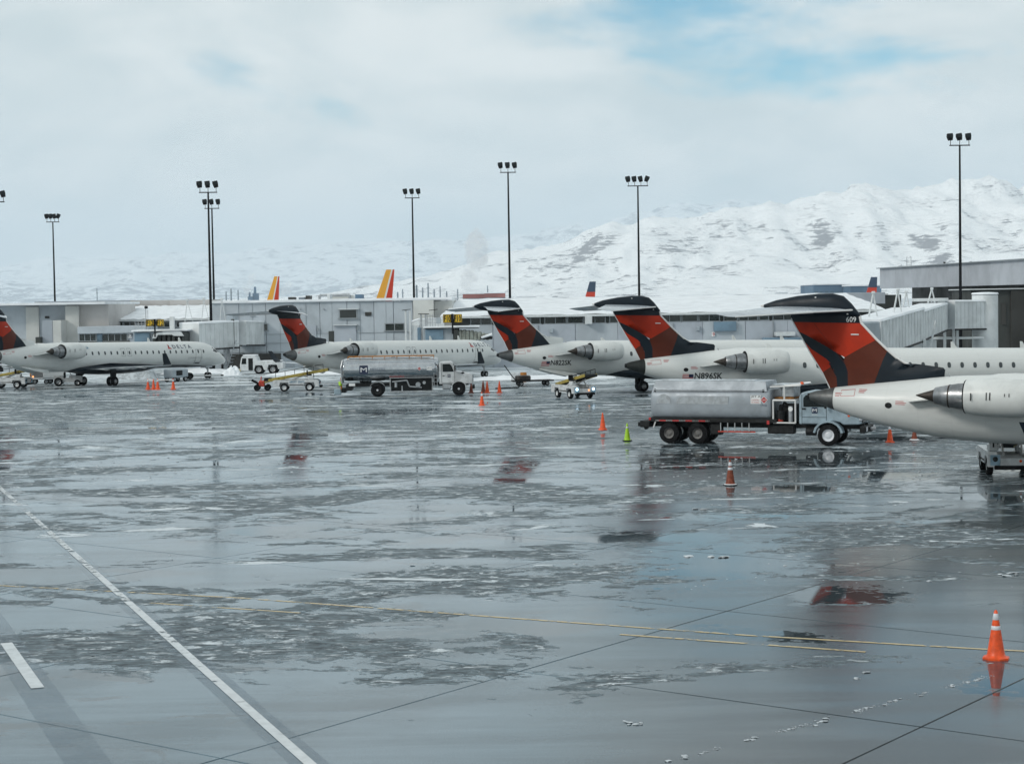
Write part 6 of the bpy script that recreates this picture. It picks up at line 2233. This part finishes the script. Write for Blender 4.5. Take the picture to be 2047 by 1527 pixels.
# ------------------------------------------------------------------ airliner tails beyond the roofs
def far_tail(px0, px1, px_top0, px_top1, py_top, Y, style, label, faces=-1):
    """an airliner parked beyond the terminal: fuselage, fin and tailplane"""
    top = at((px_top0 + px_top1) / 2, py_top, Y).z
    xb0, xb1 = xat(px0, Y, 600), xat(px1, Y, 600)
    xt0, xt1 = xat(px_top0, Y, py_top), xat(px_top1, Y, py_top)
    t = empty('parked_airliner', ((xb0 + xb1) / 2, Y, 0), 0, label, 'airplane', 'airliners beyond the terminal')
    ox = (xb0 + xb1) / 2
    zb = 7.4
    k = (top - zb)
    sl0, sl1 = (xt0 - xb0) / k, (xt1 - xb1) / k
    z0 = 5.4
    X = lambda f, z: (xb0 - ox + sl0 * (z - zb)) * (1 - f) + (xb1 - ox + sl1 * (z - zb)) * f
    def panel(f0, f1, za, zc, m, th, name):
        mb = MB()
        mb.loft([[(X(f0, za), -th, za), (X(f1, za), -th, za), (X(f1, za), th, za), (X(f0, za), th, za)], [(X(f0, zc), -th * .5, zc), (X(f1, zc), -th * .5, zc), (X(f1, zc), th * .5, zc), (X(f0, zc), th * .5, zc)]])
        return mb.build(name, m, t)
    if style == 'warm':
        mb = MB()
        # broad yellow band, thin white line and red rudder, all slanting with the fin
        for (a0, a1), (b0, b1), m, th in (((0, .46), (0, .62), 0, .22), ((.46, .56), (.62, .80), 1, .23), ((.56, 1), (.80, 1.0), 2, .21)):
            mb.loft([[(X(a0, z0), -th, z0), (X(a1, z0), -th, z0), (X(a1, z0), th, z0), (X(a0, z0), th, z0)], [(X(b0, top), -th * .5, top), (X(b1, top), -th * .5, top), (X(b1, top), th * .5, top), (X(b0, top), th * .5, top)]], m=m)
        mb.build('fin', ['yellow_tail', 'edge_white', 'orange_tail'], t)
        body_m = 'ink_navy'
    else:
        zs = zb + (top - zb) * .46
        panel(0, 1, z0, zs, 'orange_tail', .24, 'fin')
        panel(0, 1, zs + .004, top, 'blue_tail', .22, 'fin')
        body_m = 'plane_white'
    rings = []
    for x, r, zc in ((2.6, .15, 4.6), (1.0, .7, 4.35), (-2, 1.4, 4.0), (-6, 1.95, 3.65), (-16, 2.0, 3.6), (-26, 2.0, 3.6), (-29, 1.2, 3.3), (-30.2, .2, 3.0)):
        rings.append([(x, r * math.cos(2 * math.pi * i / 20), zc + r * math.sin(2 * math.pi * i / 20)) for i in range(20)])
    MB().loft(rings).build('fuselage', body_m, t, 60)
    for s in (-1, 1):
        MB().loft(airfoil_surface([((-2.5, s * .6, 4.8), (1.0, s * .6, 4.8), .16), ((.9, s * 6.5, 5.2), (2.2, s * 6.5, 5.2), .05)])).build('tailplane', 'stab_grey', t, 60)
        MB().loft(airfoil_surface([((-18, s * 1.6, 2.6), (-11, s * 1.6, 2.6), .4), ((-10.5, s * 16, 3.6), (-9, s * 16, 3.6), .1)])).build('wing', 'stab_grey', t, 60)
        g = MB().cyl((-12.5, s * 2.8, .5), (-12.5, s * 2.8, 2.6), .16, n=10).build('main_gear', 'dark_steel', t)
        wheel(g, (-12.5, s * 2.8, .55), .55, .6)
        MB().lathe([(-18.5, .7), (-17.5, .9), (-15, .75), (-14.2, .5)], (0, s * 4.8, 1.75), 'x', 18, cap0=True, cap1=True).build('engine', 'plane_white', t, 60)
    g = MB().cyl((-27, 0, .4), (-27, 0, 2.2), .12, n=10).build('nose_gear', 'dark_steel', t)
    wheel(g, (-27, 0, .35), .35, .4)


far_tail(530, 556.5, 548.5, 558.5, 552.5, 312, 'warm', 'small distant yellow, white and red airliner tail left of the middle block roof')
far_tail(748, 783, 772, 788.5, 539, 270, 'warm', 'larger yellow, white and red airliner tail rising behind the middle block')
far_tail(1168, 1189, 1178.5, 1191, 563, 490, 'cool', 'navy and red tail tip far behind the snow roof near N896SK')
far_tail(1730, 1752, 1741, 1753.5, 554, 484, 'cool', 'navy and red tail tip far behind left of the dark terminal')


# ------------------------------------------------------------------ far town, refinery and hangars
def far_box(name, px0, px1, py0, Y, material, label, cat, group=None, depth=30, windows=0, roof='snow'):
    x0, x1 = xat(px0, Y, 590), xat(px1, Y, 590)
    zt = zat((px0 + px1) / 2, py0, Y)
    t = empty(name, ((x0 + x1) / 2, Y, -.6), 0, label, cat, group)
    w, h = x1 - x0, zt + .6
    MB().box((0, depth / 2, h / 2), (w, depth, h), .1).build('wall', material, t)
    MB().box((0, depth / 2, h + .4), (w + 1, depth + 1, .8), .1).build('roof', roof, t)
    for k in range(windows):
        x = -w / 2 + w * (k + .5) / windows
        MB().box((x, -.15, h * .62), (w / windows * .62, .4, h * .3), .02).build('window', 'blue_glass', t)
    return t


far_box('hangar_building', 1626, 1700, 569.5, 900, 'far_blue', 'long blue grey hangar with window bands left of the dark terminal', 'building', None, 40, 7)
far_box('hangar_building', 1700, 1762, 572, 880, 'far_blue', 'lower blue grey hangar behind the rightmost far tail', 'building', None, 40, 4)
far_box('brick_warehouse', 925, 968, 588, 1500, 'far_red', 'dull red brick warehouse below the steam plume', 'building', None, 40, 8)
far_box('brick_warehouse', 968, 1010, 586.5, 1480, 'far_red', 'brighter red warehouse just right of the steam plume', 'building', None, 40, 8)
rr = random.Random(5)
TOWN = ['at the far left edge of the picture', 'left of the four lamp mast on the left', 'just right of the four lamp mast on the left', 'halfway between the left mast and the paired masts',
        'above the F12 gate sign', 'left of the paired masts', 'between the paired masts and the dark tower', 'just right of the small yellow tail', 'between the two yellow tails, nearer the smaller',
        'midway between the two yellow tails', 'just right of the larger yellow tail', 'right of the middle mast among the stacks', 'right of the mast behind N822SK', 'right of the four lamp mast behind N896SK', 'above the snow roof between N896SK and tail 609', 'just left of the blue grey hangars']
for k in range(16):
    px = [20, 60, 150, 230, 300, 345, 470, 590, 625, 670, 800, 850, 1080, 1350, 1450, 1560][k]
    w = rr.uniform(12, 30)
    Y = rr.uniform(1500, 2600)
    Hh = 602 - .0159 * (px - 1023)
    py = Hh - rr.uniform(3, 9)
    far_box('town_building', px, px + w, py, Y, rr.choice(['far_white', 'far_grey', 'far_white']), 'low distant town building ' + TOWN[k], 'building', 'distant town buildings', 30, 0)


def stacks():
    # dark blue twin tower of the refinery
    Y = 2600
    t = empty('refinery_tower', (xat(505, Y, 590), Y, -.6), 0, 'dark blue refinery tower beside the small yellow tail', 'tower')
    s = Y / 3600
    MB().box((-4 * s, 0, 14 * s), (10 * s, 10, 30 * s), .3).build('block', 'far_blue', t)
    MB().box((6 * s, 2, 17 * s), (11 * s, 10, 36 * s), .3).build('block', 'far_blue', t)
    MB().cyl((5 * s, 0, 30 * s), (5 * s, 0, 48 * s), 2.2, 1.6, n=10).build('stack', 'far_blue', t)
    MB().cyl((-6 * s, 0, 28 * s), (-6 * s, 0, 38 * s), 1.4, n=10).build('stack', 'far_blue', t)
    where = ['third left of the dark blue tower', 'nearest the dark blue tower', 'fourth left of the dark blue tower', 'just right of the middle mast', 'second right of the middle mast', 'tallest right of the middle mast', 'fourth right of the middle mast', 'fifth right of the middle mast', 'left of the red brick warehouse', 'second left of the middle mast', 'third left of the middle mast', 'rising over the red warehouses', 'left of the tall steam plume', 'alone right of the leftmost four lamp mast']
    for q, (px, py, wd) in enumerate(((462, 577, 1.2), (476, 580, 1), (452, 583, 1), (833, 570, 1.6), (845, 575, 1.2), (856, 566, 1.3), (868, 578, 1.2), (880, 572, 1), (893, 582, 1.1), (805, 578, 1), (795, 584, 1.3), (975, 571, .9), (915, 578, 1.0), (194, 576, .8))):
        z = zat(px, py, Y)
        o = empty('refinery_stack', (xat(px, Y, 590), Y, -.6), 0, 'thin distant refinery stack ' + where[q], 'stack', 'distant refinery stacks')
        MB().cyl((0, 0, 0), (0, 0, z + .6), wd * 1.1, wd * .8, n=10).build('chimney', 'far_grey', o, 50)
        MB().cyl((0, 0, (z + .6) * .8), (0, 0, (z + .6) * .82), wd * 1.8, n=10).build('gallery', 'far_grey', o, 50)


stacks()


# ------------------------------------------------------------------ steam and haze
def volume_mat(name, density, colour, noise=None, aniso=0.0):
    m = bpy.data.materials.new(name)
    m.use_nodes = True
    nt = NT(m.node_tree)
    nt.n.clear()
    v = nt.new('ShaderNodeVolumePrincipled')
    v.inputs['Color'].default_value = (*colour, 1)
    v.inputs['Anisotropy'].default_value = aniso
    nt.put(v.inputs['Density'], density)
    o = nt.new('ShaderNodeOutputMaterial')
    nt.l.new(v.outputs[0], o.inputs['Volume'])
    M[name] = m
    return m


def steam():
    volume_mat('steam', 0.055, (.97, .98, 1.0))
    Y = 2300
    for pts, label in (([(931, 588, 9), (934, 570, 13), (938, 550, 17), (944, 530, 19), (950, 512, 23), (956, 495, 26), (962, 480, 24)], 'tall white steam plume rising before the mountain foot'),
                       ([(492, 596, 5), (494, 580, 9), (498, 566, 9), (503, 556, 8)], 'small steam puff by the dark refinery tower'),
                       ([(566, 594, 6), (572, 580, 11), (578, 568, 8)], 'faint steam puff right of the small yellow tail')):
        mb = MB()
        for (px, py, r) in pts:
            for k in range(2):
                c = at(px + random.uniform(-.35, .35) * r, py + random.uniform(-.3, .3) * r, Y)
                q = r * Y / 3600 * random.uniform(.6, .95)
                bm = bmesh.new()
                bmesh.ops.create_icosphere(bm, subdivisions=3, radius=1)
                vs = []
                for v in bm.verts:
                    n = 1 + .35 * (float(vnoise(np.array([v.co.x * 2 + px]), np.array([v.co.y * 2 + v.co.z * 3 + py]), 9)[0]) - .5) * 2
                    vs.append((c.x + v.co.x * q * n, c.y + v.co.y * q * n, c.z + v.co.z * q * n * 1.2))
                mb.add(vs, [tuple(v.index for v in f.verts) for f in bm.faces])
                bm.free()
        tag(mb.build('steam', 'steam', None, 80), label, 'steam', kind='stuff')


steam()



def haze():
    volume_mat('haze_air', 6.2e-5, (.78, .90, 1.0))
    mb = MB().box((0, 13300, 649), (34000, 28000, 1304))
    tag(mb.build('haze', 'haze_air'), 'thin winter haze over the airport and mountains', 'haze', kind='stuff')


haze()
